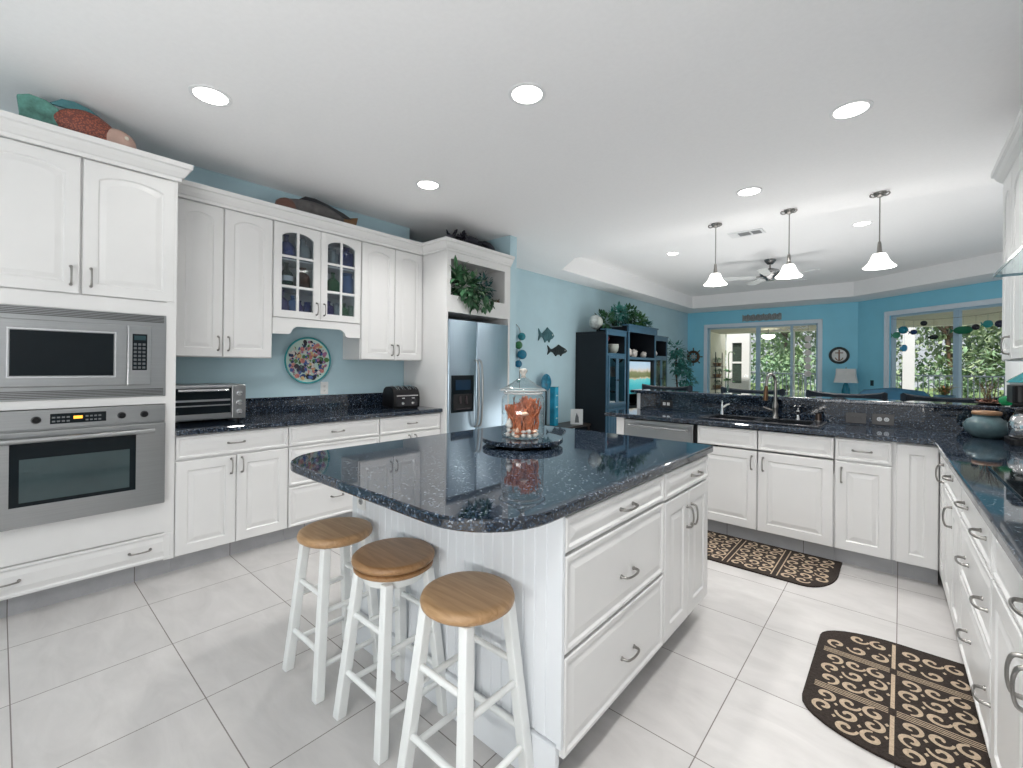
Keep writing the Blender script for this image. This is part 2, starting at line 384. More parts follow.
def granite_top(name, label, loc, rot, poly, z0=.853, z1=.888, grow=.006):
    """slab with softly eased edges"""
    def ins(d):
        out = []; n = len(poly)
        for i in range(n):
            p0, p, p1 = Vector(poly[i-1]), Vector(poly[i]), Vector(poly[(i+1)%n])
            a = (p-p0).normalized(); b = (p1-p).normalized(); na = Vector((a.y,-a.x)); nb = Vector((b.y,-b.x)); m = na+nb
            m = m/max(.3, m.dot(na)); out.append((p.x-m.x*d, p.y-m.y*d))
        return out
    L = []
    for d, z in ((.004,z0),(.0,z0+.005),(0,z1-.008),(.0025,z1-.003),(.008,z1)):
        L.append([(x,y,z) for x, y in ins(d)])
    return obj(name, MB().loops(L), GRAN, None, smooth=18, loc=loc, rotz=rot)
ct = granite_top('countertop', '', (-3.36,.714,0), RL, [(0,-.045),(2.092,-.045),(2.092,.598),(0,.598)])
tag(ct, 'dark speckled granite countertop along the left wall under toaster and toaster oven', 'countertop')
obj('backsplash', MB().box(0.001,2.092,.578,.598,.8885,1.02), GRAN, ct, bevel=.003)
# upper cabinets on the left wall
wall_cabinet('white arched two-door wall cabinet beside the oven tower, above the toaster oven', (-3.66,.714,0), RL, .667, .299, 1.342, 2.43,
    [('door',.045,.335,1.344,2.404,.038,[(.305,1.44,True)]), ('door',.337,.665,1.344,2.404,.038,[(.369,1.44,True)])])
wall_cabinet('white arched two-door wall cabinet next to the refrigerator, above the toaster', (-3.66,2.127,0), RL, .678, .299, 1.345, 2.43,
    [('door',.004,.352,1.347,2.404,.036,[(.322,1.44,True)]), ('door',.354,.676,1.347,2.404,.036,[(.385,1.44,True)])])

DIMGLASS = glass_mat('dimmed_glass', (.80,.84,.87), .10)  # clear pane tinted to imitate the dim cabinet interior
# glazed cabinet: open box, two shelves, framed glass doors, scalloped valance
gc = thing('glass_door_cabinet', 'white wall cabinet with two glass doors showing coloured bottles', 'cabinet', (-3.66,1.383,0), RL)
b = MB(); w_ = .742
b.box(0,.018,0,.299,1.66,2.43).box(w_-.018,w_,0,.299,1.66,2.43).box(.018,w_-.018,.286,.299,1.66,2.43).box(.018,w_-.018,0,.286,2.385,2.43).box(.018,w_-.018,0,.286,1.66,1.692).box(w_/2-.02,w_/2+.02,0,.02,1.692,2.385)
obj('carcass', b, WHITE, gc)
for z in (1.916, 2.14): obj('shelf', MB().box(.0185,w_-.0185,.03,.2855,z-.012,z), WHITE, gc)
va = [(0,1.66),(0,1.535),(.115,1.535)] + [(.115+.03*math.sin(a)+.0, 1.535+.03*(1-math.cos(a))) for a in (.4,.8,1.2,1.57)] + [(.16,1.585),(.19,1.60)]
va = va + [(w_-x, z) for x, z in reversed(va)]
obj('valance', MB().prism(va, -.012, .012, 'xz'), WHITE, gc)
def glass_door(x0, x1, z0, z1, hx):
    w, h = x1-x0, z1-z0; fr = MB(); sw = .058; n = 14; arch = .042
    outer = [(0,0),(w,0)] + [(w*(1-i/n), h) for i in range(n+1)]
    inner = [(sw,sw),(w-sw,sw)]
    for i in range(n+1):
        u = 1-2*i/n; inner.append((w/2+u*(w/2-sw), h-sw-arch*(.75*u*u+.25*u**6)))
    e = .004; outi = [(min(max(x,e),w-e), min(max(z,e),h-e)) for x, z in outer]
    fr.loops([[(x,0,z) for x, z in inner], [(x,0,z) for x, z in outer], [(x,-.016,z) for x, z in outer], [(x,-.02,z) for x, z in outi], [(x,-.02,z) for x, z in inner], [(x,0,z) for x, z in inner]], False, False)
    d = obj('door', fr, WHITE, gc, loc=(x0,0,z0))
    mu = MB(); mu.box(w/2-.009,w/2+.009,-.018,-.002,sw-.002,h-sw+.002)
    for q in (.335,.655): mu.box(sw-.002,w-sw+.002,-.017,-.003,q*h-.009,q*h+.009)
    obj('muntin', mu, WHITE, d)
    obj('glass_pane', MB().box(sw-.004,w-sw+.004,-.0075,-.0045,sw-.004,h-sw-.004), DIMGLASS, d)
    pull(d, hx, -.02, .06+.03, True)
glass_door(.004,.370,1.664,2.404,.335); glass_door(.372,.738,1.664,2.404,.031)

# oven tower
tw = thing('oven_tower_cabinet', 'tall white cabinet holding the microwave and wall oven', 'cabinet', (-3.36,-.14,0), RL)
W_ = .853; b = MB()
b.box(0,.04,-.018,.599,.108,2.43).box(W_-.05,W_,-.018,.599,.108,2.43)                     # side panels with stiles
b.box(.04,W_-.05,-.018,.599,1.582,1.66).box(.04,W_-.05,0,.599,1.66,2.43).box(.04,W_-.05,-.018,.599,1.054,1.098).box(.04,W_-.05,-.018,.599,.28,.458).box(.04,W_-.05,0,.599,.108,.28)
b.box(.04,W_-.05,.585,.599,.458,1.582)
obj('carcass', b, WHITE, tw)
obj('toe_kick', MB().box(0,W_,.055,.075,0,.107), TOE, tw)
fronts(tw, [('door',.012,.427,1.664,2.404,.036,[(.39,1.76,True)]), ('door',.433,.848,1.664,2.404,.036,[(.469,1.76,True)]),
            ('drawer',.004,.851,.112,.274,0,[(.17,.195,False),(.692,.195,False)])])

# microwave with its trim kit, in the tower niche (front plane local y = -.018)
mw = thing('microwave', 'built-in stainless microwave with louvred trim above the oven', 'microwave', (-3.36,-.14,0), RL)
x0, x1 = .0415, .8025
b = MB().box(x0,x1,-.026,.50,1.10,1.58)
obj('trim_frame', b, STEEL, mw, bevel=.002)
for zl in (1.536, 1.108):
    v = MB()
    for k in range(5): v.box(x0+.012,x1-.012,-.030,-.0262,zl+.0085*k,zl+.005+.0085*k)
    obj('louvre', v, DARKSTEEL, mw)
b = MB().box(.085,.728,-.055,-.0262,1.168,1.512)
obj('body', b, STEEL, mw, bevel=.004)
d = obj('door', MB().box(.088,.616,-.066,-.0552,1.171,1.509), STEEL, mw, bevel=.003)
obj('window', MB().box(.175,.560,-.069,-.0662,1.226,1.456), BLACKG, d, bevel=.002)
wfm = MB(); a = (.170,.565,1.221,1.461); t = .005
wfm.box(a[0],a[1],-.0705,-.0662,a[2]-t,a[2]).box(a[0],a[1],-.0705,-.0662,a[3],a[3]+t).box(a[0]-t,a[0],-.0705,-.0662,a[2]-t,a[3]+t).box(a[1],a[1]+t,-.0705,-.0662,a[2]-t,a[3]+t)
obj('window_border', wfm, CHROME, d)
cp = obj('control_panel', MB().box(.620,.726,-.066,-.0552,1.171,1.509), STEEL, mw, bevel=.003)
obj('keypad', MB().box(.640,.706,-.068,-.0662,1.255,1.462), BLACKG, cp)
kb = MB()
for r_ in range(7):
    for c_ in range(3): kb.box(.646+.0195*c_,.659+.0195*c_,-.0695,-.0682,1.264+.022*r_,1.277+.022*r_)
obj('key', kb, mat('key_grey', (.10,.11,.12), .5), cp)
obj('display', MB().box(.647,.699,-.0695,-.0682,1.427,1.452), mat('lcd', (.02,.05,.06), .1), cp)

ov = thing('wall_oven', 'stainless wall oven with black window and long bar handle', 'oven', (-3.36,-.14,0), RL)
obj('body', MB().box(.0455,.7985,-.028,.52,.4625,1.0495), STEEL, ov, bevel=.002)
obj('control_panel', MB().box(.0465,.7975,-.046,-.0282,.952,1.0485), STEEL, ov, bevel=.003)
obj('display', MB().box(.318,.535,-.049,-.0462,.975,1.028), BLACKG, ov, bevel=.002)
obj('clock_digits', MB().box(.405,.44,-.0505,-.0492,.997,1.012), mat('amber_digits', (.5,.2,.02), .4, emit=(1,.45,.05), es=1.5), ov)
bt = MB()
for k in range(4):
    for q in range(2):
        bt.box(.325+.018*k,.337+.018*k,-.0505,-.0492,.984+.02*q,.992+.02*q); bt.box(.452+.017*k,.463+.017*k,-.0505,-.0492,.984+.02*q,.992+.02*q)
obj('button', bt, mat('button_grey', (.16,.17,.18), .4), ov)
for xk in (.268,.600,.700): obj('knob', MB().lathe([(.0,-.0),(.019,0),(.019,.005),(.015,.024),(.013,.027),(0,.027)], (xk,-.0462,1.0), 20, axis='y'), BLACK, ov, smooth=40)
d = obj('door', MB().box(.0465,.7975,-.062,-.0282,.466,.944), STEEL, ov, bevel=.004)
obj('window', MB().box(.178,.662,-.064,-.0622,.572,.893), BLACKG, d)
obj('inner_window', MB().box(.212,.634,-.0652,-.0642,.592,.808), mat('oven_glass', (.045,.07,.075), .06, var=.12, scale=3), d)
hb = MB().tube([(.045,-.105,.905),(.738,-.105,.905)], .0135, 12)
for xk in (.08,.70): hb.tube([(xk,-.06,.905),(xk,-.105,.905)], .010, 8)
obj('handle', hb, STEEL, d, smooth=40)

# ---------------------------------------------------------------- refrigerator and its surround
fc = thing('refrigerator_cabinet', 'tall white surround over the refrigerator with an open display niche', 'cabinet', (-3.28,2.812,0), RL)
b = MB(); FW = .921
b.box(0,.020,0,.675,0,2.43).box(FW-.03,FW,0,1.015,0,2.43)
b.box(.020,.052,0,.02,1.82,2.43).box(.83,FW-.03,0,.02,1.82,2.43).box(.052,.83,0,.02,1.82,1.985).box(.052,.83,0,.02,2.335,2.43)
b.box(.020,FW-.03,.02,.38,1.965,1.985).box(.020,FW-.03,.02,.38,2.37,2.43).box(.020,FW-.03,.38,.40,1.82,2.43).box(.020,FW-.03,.02,.38,1.82,1.84)
obj('carcass', b, WHITE, fc)
fr = thing('refrigerator', 'stainless side-by-side refrigerator with black water dispenser', 'refrigerator', (-3.27,2.838,0), RL)
obj('body', MB().box(0,.864,.078,.68,.02,1.745), mat('fridge_side', (.10,.105,.11), .45), fr, bevel=.004)
def fdoor(x0, x1):
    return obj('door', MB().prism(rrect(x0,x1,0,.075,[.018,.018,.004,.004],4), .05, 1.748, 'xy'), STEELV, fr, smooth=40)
d1 = fdoor(.001,.374); d2 = fdoor(.378,.863)
obj('kick_grille', MB().box(.01,.854,.03,.076,.0,.045), BLACK, fr)
for dd, xx in ((d1,.350),(d2,.402)):
    obj('handle', MB().tube(bezier([(xx,-.005,1.36),(xx,-.04,1.33),(xx,-.058,1.2),(xx,-.064,1.02),(xx,-.058,.84),(xx,-.04,.71),(xx,-.005,.68)],5), .011, 10), STEEL, dd, smooth=60)
dp = obj('dispenser', MB().box(.035,.335,-.006,.01,.84,1.205), BLACKG, d1, bevel=.004)
# dispenser details stay one level down on the door
obj('dispenser_recess', MB().box(.06,.31,-.009,-.0062,.865,1.02), mat('recess_black', (.004,.004,.005), .5), d1)
dk = MB().box(.085,.285,-.0085,-.0062,1.06,1.16)
obj('dispenser_display', dk, mat('navy_display', (.01,.03,.06), .15), d1)
pd = MB().tube([(.145,-.009,1.0),(.145,-.018,.93)], .009, 8).tube([(.225,-.009,1.0),(.225,-.018,.92)], .009, 8).box(.09,.28,-.016,-.0092,.868,.878)
obj('dispenser_paddle', pd, mat('paddle', (.04,.03,.035), .3), d1)

# ---------------------------------------------------------------- island
isl = thing('kitchen_island', 'white beadboard kitchen island with drawers and doors under a granite top', 'kitchen island', (-.775,1.12,0), RL)
b = MB().box(.012,1.335,.0005,1.20,.112,.852)
obj('carcass', b, WHITE, isl)
bd = []; N = 26; L_ = 1.2
pl_ = [(0.0,.0115),(0.0,0.0)]
for k in range(1, N):
    y = L_*k/N; pl_ += [(y-.004,0),(y,.004),(y+.004,0)]
pl_ += [(L_,0.0),(L_,.0115)]
obj('beadboard_panel', MB().loops([[(x,y,.155) for y,x in pl_],[(x,y,.852) for y,x in pl_]]), BEADW, isl)
obj('base_board', MB().box(-.012,.0115,.0,1.20,0,.15), BEADW, isl, bevel=.004)
obj('corner_stile', MB().box(-.008,.0055,-.017,-.0003,.152,.852), BEADW, isl)
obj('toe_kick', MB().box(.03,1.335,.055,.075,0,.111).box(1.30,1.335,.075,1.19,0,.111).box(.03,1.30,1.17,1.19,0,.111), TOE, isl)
fronts(isl, [('drawer',.006,.753,.735,.846,0,[(.40,.79,False)]), ('drawer',.006,.753,.428,.727,0,[(.41,.545,False)]), ('drawer',.006,.753,.115,.42,0,[(.42,.245,False)]),
             ('drawer',.761,1.328,.728,.846,0,[(1.12,.785,False)]), ('door',.761,1.043,.115,.72,0,[(1.016,.60,True)]), ('door',1.046,1.328,.115,.72,0,[(1.073,.60,True)])])
it = granite_top('countertop', '', (0,0,0), 0, rrect(-2.09,-.748,.795,2.525,[.24,.25,.03,.06],8))
tag(it, 'large glossy dark granite island countertop with rounded corners', 'countertop')
def outlet(name, label, loc, rotz, plate_mat, face_mat, horizontal=False, round_=True, w=.072, h=.115):
    r = thing(name, label, 'outlet', loc, rotz)
    W2, H2 = (h/2, w/2) if horizontal else (w/2, h/2)
    obj('cover_plate', MB().prism(rrect(-W2,W2,-H2,H2,.006,3), 0, -.005, 'xz'), plate_mat, r, bevel=.0015)
    for s in (-1, 1):
        cx, cz = (s*.020,0) if horizontal else (0,s*.020)
        m = MB()
        if round_: m.lathe([(0,0),(.0155,0),(.0155,.0025),(.0145,.0035),(0,.0035)], (cx,-.0052,cz), 16, axis='y')
        else: m.box(cx-.013,cx+.013,-.0085,-.0052,cz-.014,cz+.014)
        q = obj('socket', m, face_mat, r)
        sl = MB().box(cx-.006,cx-.0042,-.0097,-.0087,cz-.004,cz+.005).box(cx+.0042,cx+.006,-.0097,-.0087,cz-.004,cz+.005).box(cx-.0015,cx+.0015,-.0097,-.0087,cz-.009,cz-.006)
        obj('slot', sl, GAP, q)
    return r
PLW = mat('plate_white', (.80,.81,.80), .35)
outlet('wall_outlet', 'white outlet on the beadboard side of the island under the counter overhang', (-1.892,1.1195,.683), 0, PLW, mat('socket_grey', (.35,.36,.37), .4))
outlet('wall_outlet', 'white outlet on the blue wall just below the decorative plate', (-3.9595,1.952,1.083), RL, PLW, PLW)

# ---------------------------------------------------------------- stools
def leg_mb(a, b_, wa, wb):
    def sq(c, w): return [(c[0]-w,c[1]-w,c[2]),(c[0]+w,c[1]-w,c[2]),(c[0]+w,c[1]+w,c[2]),(c[0]-w,c[1]+w,c[2])]
    return MB().loops([sq(a, wa), sq(b_, wb)])
def stool(label, loc, seat_r, H, seat_mat, double=False, half=.138, rz=0.0):
    t = thing('bar_stool', label, 'stool', loc, rz, 'white stools along the island')
    zt = H-.035
    def p(sx, sy, z):
        k = 1-z/zt; h = .088+(half-.088)*k; return (sx*h, sy*h, z)
    if double:
        obj('seat', MB().lathe([(0,H-.026),(seat_r-.008,H-.026),(seat_r,H-.019),(seat_r,H-.009),(seat_r-.008,H-.001),(seat_r-.02,H),(0,H)], n=40), seat_mat, t, smooth=50)
        obj('lower_seat', MB().lathe([(0,H-.05),(seat_r-.015,H-.05),(seat_r-.006,H-.044),(seat_r-.006,H-.035),(seat_r-.015,H-.029),(0,H-.029)], n=40), seat_mat, t, smooth=50)
        obj('seat_support', MB().lathe([(0,H-.085),(seat_r-.04,H-.085),(seat_r-.03,H-.0505),(0,H-.0505)], n=32), STOOLW, t, smooth=50); zt = H-.06
    else:
        obj('seat', MB().lathe([(0,H-.036),(seat_r-.012,H-.036),(seat_r-.002,H-.028),(seat_r,H-.018),(seat_r-.004,H-.007),(seat_r-.014,H-.001),(seat_r-.03,H),(0,H)], n=40), seat_mat, t, smooth=50)
    for sx, sy in ((-1,-1),(1,-1),(1,1),(-1,1)):
        obj('leg', leg_mb(p(sx,sy,0), p(sx,sy,zt+(.0 if double else -.0015)), .0185, .0165), STOOLW, t, bevel=.004)
    for z, pairs in ((.17,(((-1,-1),(1,-1)),((-1,1),(1,1)))), (.38,(((-1,-1),(1,-1)),((-1,1),(1,1)))), (.12,(((-1,-1),(-1,1)),((1,-1),(1,1)))), (.32,(((-1,-1),(-1,1)),((1,-1),(1,1))))):
        for a, c in pairs:
            obj('rung', MB().tube([p(*a,z), p(*c,z)], .0105, 10), STOOLW, t, smooth=60)
    return t
stool('low white stool with light wood seat, farthest along the island from the drawers', (-1.825,.958,0), .152, .600, SEATW, half=.136)
stool('white swivel stool with darker double-layered wood seat, middle of the three', (-1.418,.974,0), .150, .605, SEATW2, True, half=.136)
stool('white stool with plain light wood seat nearest the island drawers', (-1.006,.961,0), .146, .605, SEATW, half=.138)

# ---------------------------------------------------------------- turntable, jar of coral and shells on the island
ls = thing('turntable', 'round dark granite turntable under the glass jar on the island', 'turntable', (-1.51,1.83,.8885))
obj('base', MB().lathe([(0,0),(.10,0),(.10,.014),(0,.014)], n=32), BLACK, ls)
obj('disc', MB().lathe([(0,.0145),(.209,.0145),(.212,.0175),(.212,.0355),(.2095,.038),(0,.038)], n=64), GRAN, ls, smooth=20)
ZJ = .8885+.0385
jar = thing('glass_jar', 'large lidded clear glass jar of orange coral and white shells', 'jar', (-1.505,1.825,ZJ))
jg = glass_mat('jar_glass', (.90,.93,.935), .30)
pr = [(0,0),(.095,0),(.108,.006),(.113,.02),(.113,.19),(.108,.212),(.096,.225),(.097,.236),(.1,.240)]
obj('body', MB().lathe(pr, n=48, caps=False), jg, jar, smooth=60)
lid = obj('lid', MB().lathe([(0,.2405),(.118,.2405),(.122,.248),(.118,.254),(.09,.268),(.055,.290),(.03,.305),(.022,.312),(0,.313)][1:], n=48, caps=False), jg, jar, smooth=60)
obj('knob', MB().lathe([(0,.3135),(.016,.3135),(.010,.322),(.014,.334),(.021,.345),(.022,.352),(.016,.360),(0,.363)], n=24), mat('knob_glass', (.75,.72,.66), .1, trans=.6), lid, smooth=60)
obj('rim', MB().tube([(.1005*math.cos(2*PI*k/48),.1005*math.sin(2*PI*k/48),.232) for k in range(49)], .0045, 8, caps=False).tube([(.121*math.cos(2*PI*k/48),.121*math.sin(2*PI*k/48),.2485) for k in range(49)], .003, 8, caps=False), mat('rim_glass', (.80,.80,.79), .08, trans=.55), jar, smooth=60)
CORAL = mat('coral_orange', (.62,.20,.09), .7, var=.35, scale=40, bump=.5)
SHELLW = mat('shell_white', (.78,.74,.70), .5, var=.12, scale=60, bump=.3)
SHELLP = mat('shell_peach', (.80,.50,.36), .5, var=.2, scale=60)
def coral_mb(rnd, h):
    m = MB()
    def grow(p, d, l, r, k):
        q = p + d*l
        m.tube([p, (p+q)/2+Vector((rnd.uniform(-1,1),rnd.uniform(-1,1),0))*l*.12, q], [r, r*.92, r*.8], 5)
        if k:
            for s in (-1, 1):
                grow(q, (d + Vector((rnd.uniform(.3,.8)*s, rnd.uniform(-.4,.4), rnd.uniform(-.1,.3)))).normalized(), l*.74, r*.82, k-1)
    for q in range(6):
        u = (q-2.5)/2.5
        grow(Vector((u*.03,rnd.uniform(-.012,.012),0)), Vector((u*.22+rnd.uniform(-.15,.15),rnd.uniform(-.2,.2),1)).normalized(), h*rnd.uniform(.29,.42), .0068, 3)
    m.v = [(max(-.05,min(.05,x)), max(-.03,min(.03,y)), min(z,h)) for x, y, z in m.v]
    return m
rnd = random.Random(5)
CSP = [(.2,.055,.185,'tall orange branching coral in the jar on the refrigerator side'),(1.25,.055,.175,'orange branching coral at the back of the jar'),(2.3,.055,.18,'orange branching coral on the oven side of the jar, toward the back'),(3.35,.055,.165,'orange branching coral on the oven side of the jar, toward the stools'),
       (4.4,.052,.15,'shorter orange branching coral at the front of the jar toward the stools'),(5.45,.055,.165,'orange branching coral at the front of the jar toward the drawers'),(0,.0,.195,'tallest orange branching coral in the middle of the jar')]
for a, r_, h, lb in CSP:
    o = obj('coral', coral_mb(rnd, h), CORAL, None, smooth=70, loc=(-1.505+r_*math.cos(a), 1.825+r_*math.sin(a), ZJ+.022), rotz=a+PI/2)
    tag(o, lb, 'coral', 'corals in the glass jar')
rnd = random.Random(3)
shell0 = None
spots = []
for k in range(500):
    r_ = math.sqrt(rnd.random())*.092; a = rnd.random()*2*PI
    x, y = r_*math.cos(a), r_*math.sin(a)
    if all((x-u)**2+(y-v)**2 > .0265**2 for u, v in spots): spots.append((x, y))
def shell_mb(kind):
    m = MB()
    if kind == 0: m.ball((0,0,.010), .0135,.011,.010,10,7)
    elif kind == 1: m.lathe([(0,0),(.006,.001),(.012,.008),(.0105,.013),(.008,.016),(.0075,.02),(.004,.025),(0,.03)], n=10)
    else: m.lathe([(0,0),(.013,.003),(.014,.007),(.008,.012),(0,.014)], n=12)
    return m
for k, (x, y) in enumerate(spots + [(.96*x, .96*y) for x, y in spots if math.hypot(x, y) > .05]):
    o = obj('seashell', shell_mb(k % 3), SHELLW if k % 5 else SHELLP, None, smooth=60, loc=(-1.505+x, 1.825+y, ZJ+.0075+(.0235 if k >= len(spots) else 0)), rotz=rnd.random()*6)
    tag(o, 'small pale seashell in the layer on the jar bottom', 'seashell', 'seashells on the jar bottom')
for k, (a, r_, z, s, lb) in enumerate(((3.3,.088,.105,1.9,'pale shell caught high among the coral on the oven side'),(5.5,.09,.12,1.6,'peach shell caught high among the coral toward the drawers'),(4.3,.088,.05,1.8,'white spiral shell against the front glass of the jar'))):
    m = shell_mb((0,2,1)[k]); m.v = [(p[0]*s,p[1]*s,p[2]*s) for p in m.v]
    o = obj('seashell', m, SHELLP if k == 1 else SHELLW, None, smooth=60, loc=(-1.505+r_*.9*math.cos(a), 1.825+r_*.9*math.sin(a), ZJ+z)); tag(o, lb, 'seashell')

# ---------------------------------------------------------------- peninsula
def pen(label, x, w, items, top=.852, name='base_cabinet'):
    return base_cabinet(label, (x,3.70,0), 0, w, .55, items, name=name, top=top)
sk = pen('white sink cabinet with two doors below two plain false drawer fronts', -1.228, .897,
    [('false_front',.003,.434,.700,.846,0,[]), ('false_front',.438,.895,.700,.846,0,[]), ('door',.003,.434,.108,.692,0,[(.398,.602,True)]), ('door',.438,.895,.108,.692,0,[(.474,.602,True)])], top=.60)
pen('white base cabinet right of the sink cabinet, one drawer over one door', -.330, .300,
    [('drawer',.003,.295,.700,.846,0,[(.145,.772,False)]), ('door',.003,.295,.108,.692,0,[(.038,.602,True)])])
pen('white full-height corner door cabinet at the inner corner of the counters', -.0295, .2085, [('door',.012,.2075,.108,.846,0,[])])
obj_ep = obj('end_panel', MB().box(-1.935,-1.862,3.68,4.25,0,.852), WHITE); tag(obj_ep, 'white end panel closing the counter run beside the dishwasher', 'cabinet panel')
dw = thing('dishwasher', 'stainless dishwasher with bar handle at the end of the sink counter', 'dishwasher', (-1.8565,3.70,0))
obj('body', MB().box(0,.626,.0,.54,.02,.85), BLACK, dw)
d = obj('door', MB().box(.004,.602,-.028,-.0005,.11,.842), STEEL, dw, bevel=.004)
obj('handle', MB().tube([(.06,-.068,.795),(.575,-.068,.795)], .011, 10).tube([(.085,-.028,.795),(.085,-.068,.795)], .008, 8).tube([(.55,-.028,.795),(.55,-.068,.795)], .008, 8), STEEL, d, smooth=50)
obj('toe_panel', MB().box(.004,.62,.05,.07,.0,.105), BLACK, dw)
ct2 = granite_top('countertop', '', (0,0,0), 0, [(-2.045,3.655),(.155,3.655),(.246,-.9),(.828,-.9),(.828,4.25),(-.47,4.25),(-.47,3.80),(-1.21,3.80),(-1.21,4.25),(-2.045,4.25)])
tag(ct2, 'dark glossy granite corner countertop holding the sink and cooktop', 'countertop')
obj('back_strip', MB().box(-1.21,-.47,4.16,4.25,.853,.8878), GRAN, ct2)
bs2 = obj('backsplash', MB().box(-1.975,.828,4.252,4.271,.8885,1.044), GRAN); tag(bs2, 'dark granite backsplash strip behind the sink faucets', 'backsplash')
bt2 = granite_top('raised_counter', '', (0,0,0), 0, [(-2.055,4.19),(.828,4.19),(.828,4.46),(-2.055,4.46)], 1.045, 1.076)
tag(bt2, 'long raised granite bar top above the sink backsplash', 'counter')
BLK = mat('outlet_black', (.02,.02,.022), .3)
outlet('wall_outlet', 'black outlet with white sockets on the backsplash above the dishwasher', (-1.706,4.2515,.952), 0, BLK, PLW, True, False)
outlet('wall_outlet', 'black outlet with pale round sockets on the backsplash, nearest the pottery jar', (-.094,4.2515,.94), 0, BLK, mat('socket_pale', (.55,.58,.6), .3), True, True, .08, .125)
outlet('wall_outlet', 'all-black outlet on the backsplash between the sink and pottery jar', (-.252,4.2515,.938), 0, BLK, BLK, True, True, .08, .125)

# sink: dark drop-in double bowl with raised rim
SINKM = mat('sink_composite', (.018,.02,.024), .22, var=.2, scale=90)
sn = thing('kitchen_sink', 'dark double-bowl drop-in sink with raised rim', 'sink', (-.84,3.97,.8882))
X, Y0, Y1 = .415, -.205, .235
rim = MB(); b1 = (-.35,-.02,-.155,.14); b2 = (.02,.35,-.155,.14)
rim.box(-X,X,Y0,b1[2],0,.012).box(-X,X,b1[3],Y1,0,.012).box(-X,b1[0],b1[2],b1[3],0,.012).box(b1[1],b2[0],b1[2],b1[3],0,.012).box(b2[1],X,b1[2],b1[3],0,.012)
obj('rim', rim, SINKM, sn, bevel=.003)
for q in (b1, b2):
    m = MB(); a, b_, c, d_ = q; t = .006; zb = -.19
    m.box(a,a+t,c,d_,zb,-.0005).box(b_-t,b_,c,d_,zb,-.0005).box(a+t,b_-t,c,c+t,zb,-.0005).box(a+t,b_-t,d_-t,d_,zb,-.0005).box(a,b_,c,d_,zb-t,zb)
    m.lathe([(0,zb),(.04,zb),(.038,zb+.004),(0,zb+.004)], ((a+b_)/2,(c+d_)/2,0), 16)
    obj('bowl', m, SINKM, sn)
fa = thing('faucet', 'tall arched kitchen faucet with pull-down spray head', 'faucet', (-.768,4.165,.9004))
fb = MB().lathe([(0,0),(.026,0),(.026,.006),(.02,.012),(.018,.05),(.021,.075),(.024,.095),(.02,.12),(.0135,.14),(.0125,.16)], n=20)
fb.tube(bezier([(0,0,.15),(0,0,.27),(-.004,-.01,.325),(-.02,-.045,.357),(-.036,-.085,.345),(-.043,-.10,.30),(-.046,-.105,.26)],6), .0115, 12)
obj('neck', fb, NICKEL, fa, smooth=60)
obj('spray_head', MB().tube([(-.046,-.105,.262),(-.048,-.107,.21),(-.05,-.110,.145)], [.0125,.016,.019], 14), mat('bronze', (.16,.09,.05), .28, .9), fa, smooth=60)
obj('lever', MB().tube([(-.018,0,.06),(-.055,-.01,.075),(-.085,-.015,.088)], [.007,.006,.0045], 8), NICKEL, fa, smooth=60)
sd = thing('soap_dispenser', 'chrome soap dispenser with curved nozzle right of the main faucet', 'soap dispenser', (-.612,4.175,.9004))
obj('body', MB().lathe([(0,0),(.02,0),(.02,.006),(.013,.012),(.011,.05),(.016,.06),(.016,.072),(.008,.078),(0,.078)], n=18), CHROME, sd, smooth=60)
obj('nozzle', MB().tube(bezier([(0,0,.0782),(0,0,.10),(-.012,-.03,.112),(-.02,-.055,.10)],4), .006, 8).ball((.012,.0,.105), .01), CHROME, sd, smooth=60)
ag = thing('air_gap', 'short dark bronze dishwasher air gap cap beside the soap dispenser', 'air gap', (-.475,4.165,.9004))
obj('cap', MB().lathe([(0,0),(.021,0),(.021,.045),(.017,.06),(0,.062)], n=18), mat('bronze_dark', (.08,.06,.05), .3, .8), ag, smooth=50)
obj('base_ring', MB().lathe([(.0211,0),(.026,0),(.026,.006),(.0211,.006)], n=18, caps=False), NICKEL, ag)
ft = thing('filter_tap', 'small pale chrome filter tap with lever, at the sink end near the dishwasher', 'tap', (-1.175,4.165,.9004))
obj('body', MB().lathe([(0,0),(.018,0),(.016,.02),(.012,.05),(.012,.08),(.007,.09),(.006,.12),(0,.122)], n=16), CHROME, ft, smooth=60)
obj('lever', MB().tube([(.010,-.005,.062),(.04,-.012,.085),(.062,-.02,.092)], [.009,.008,.006], 8), mat('ivory', (.75,.75,.72), .25), ft, smooth=60)

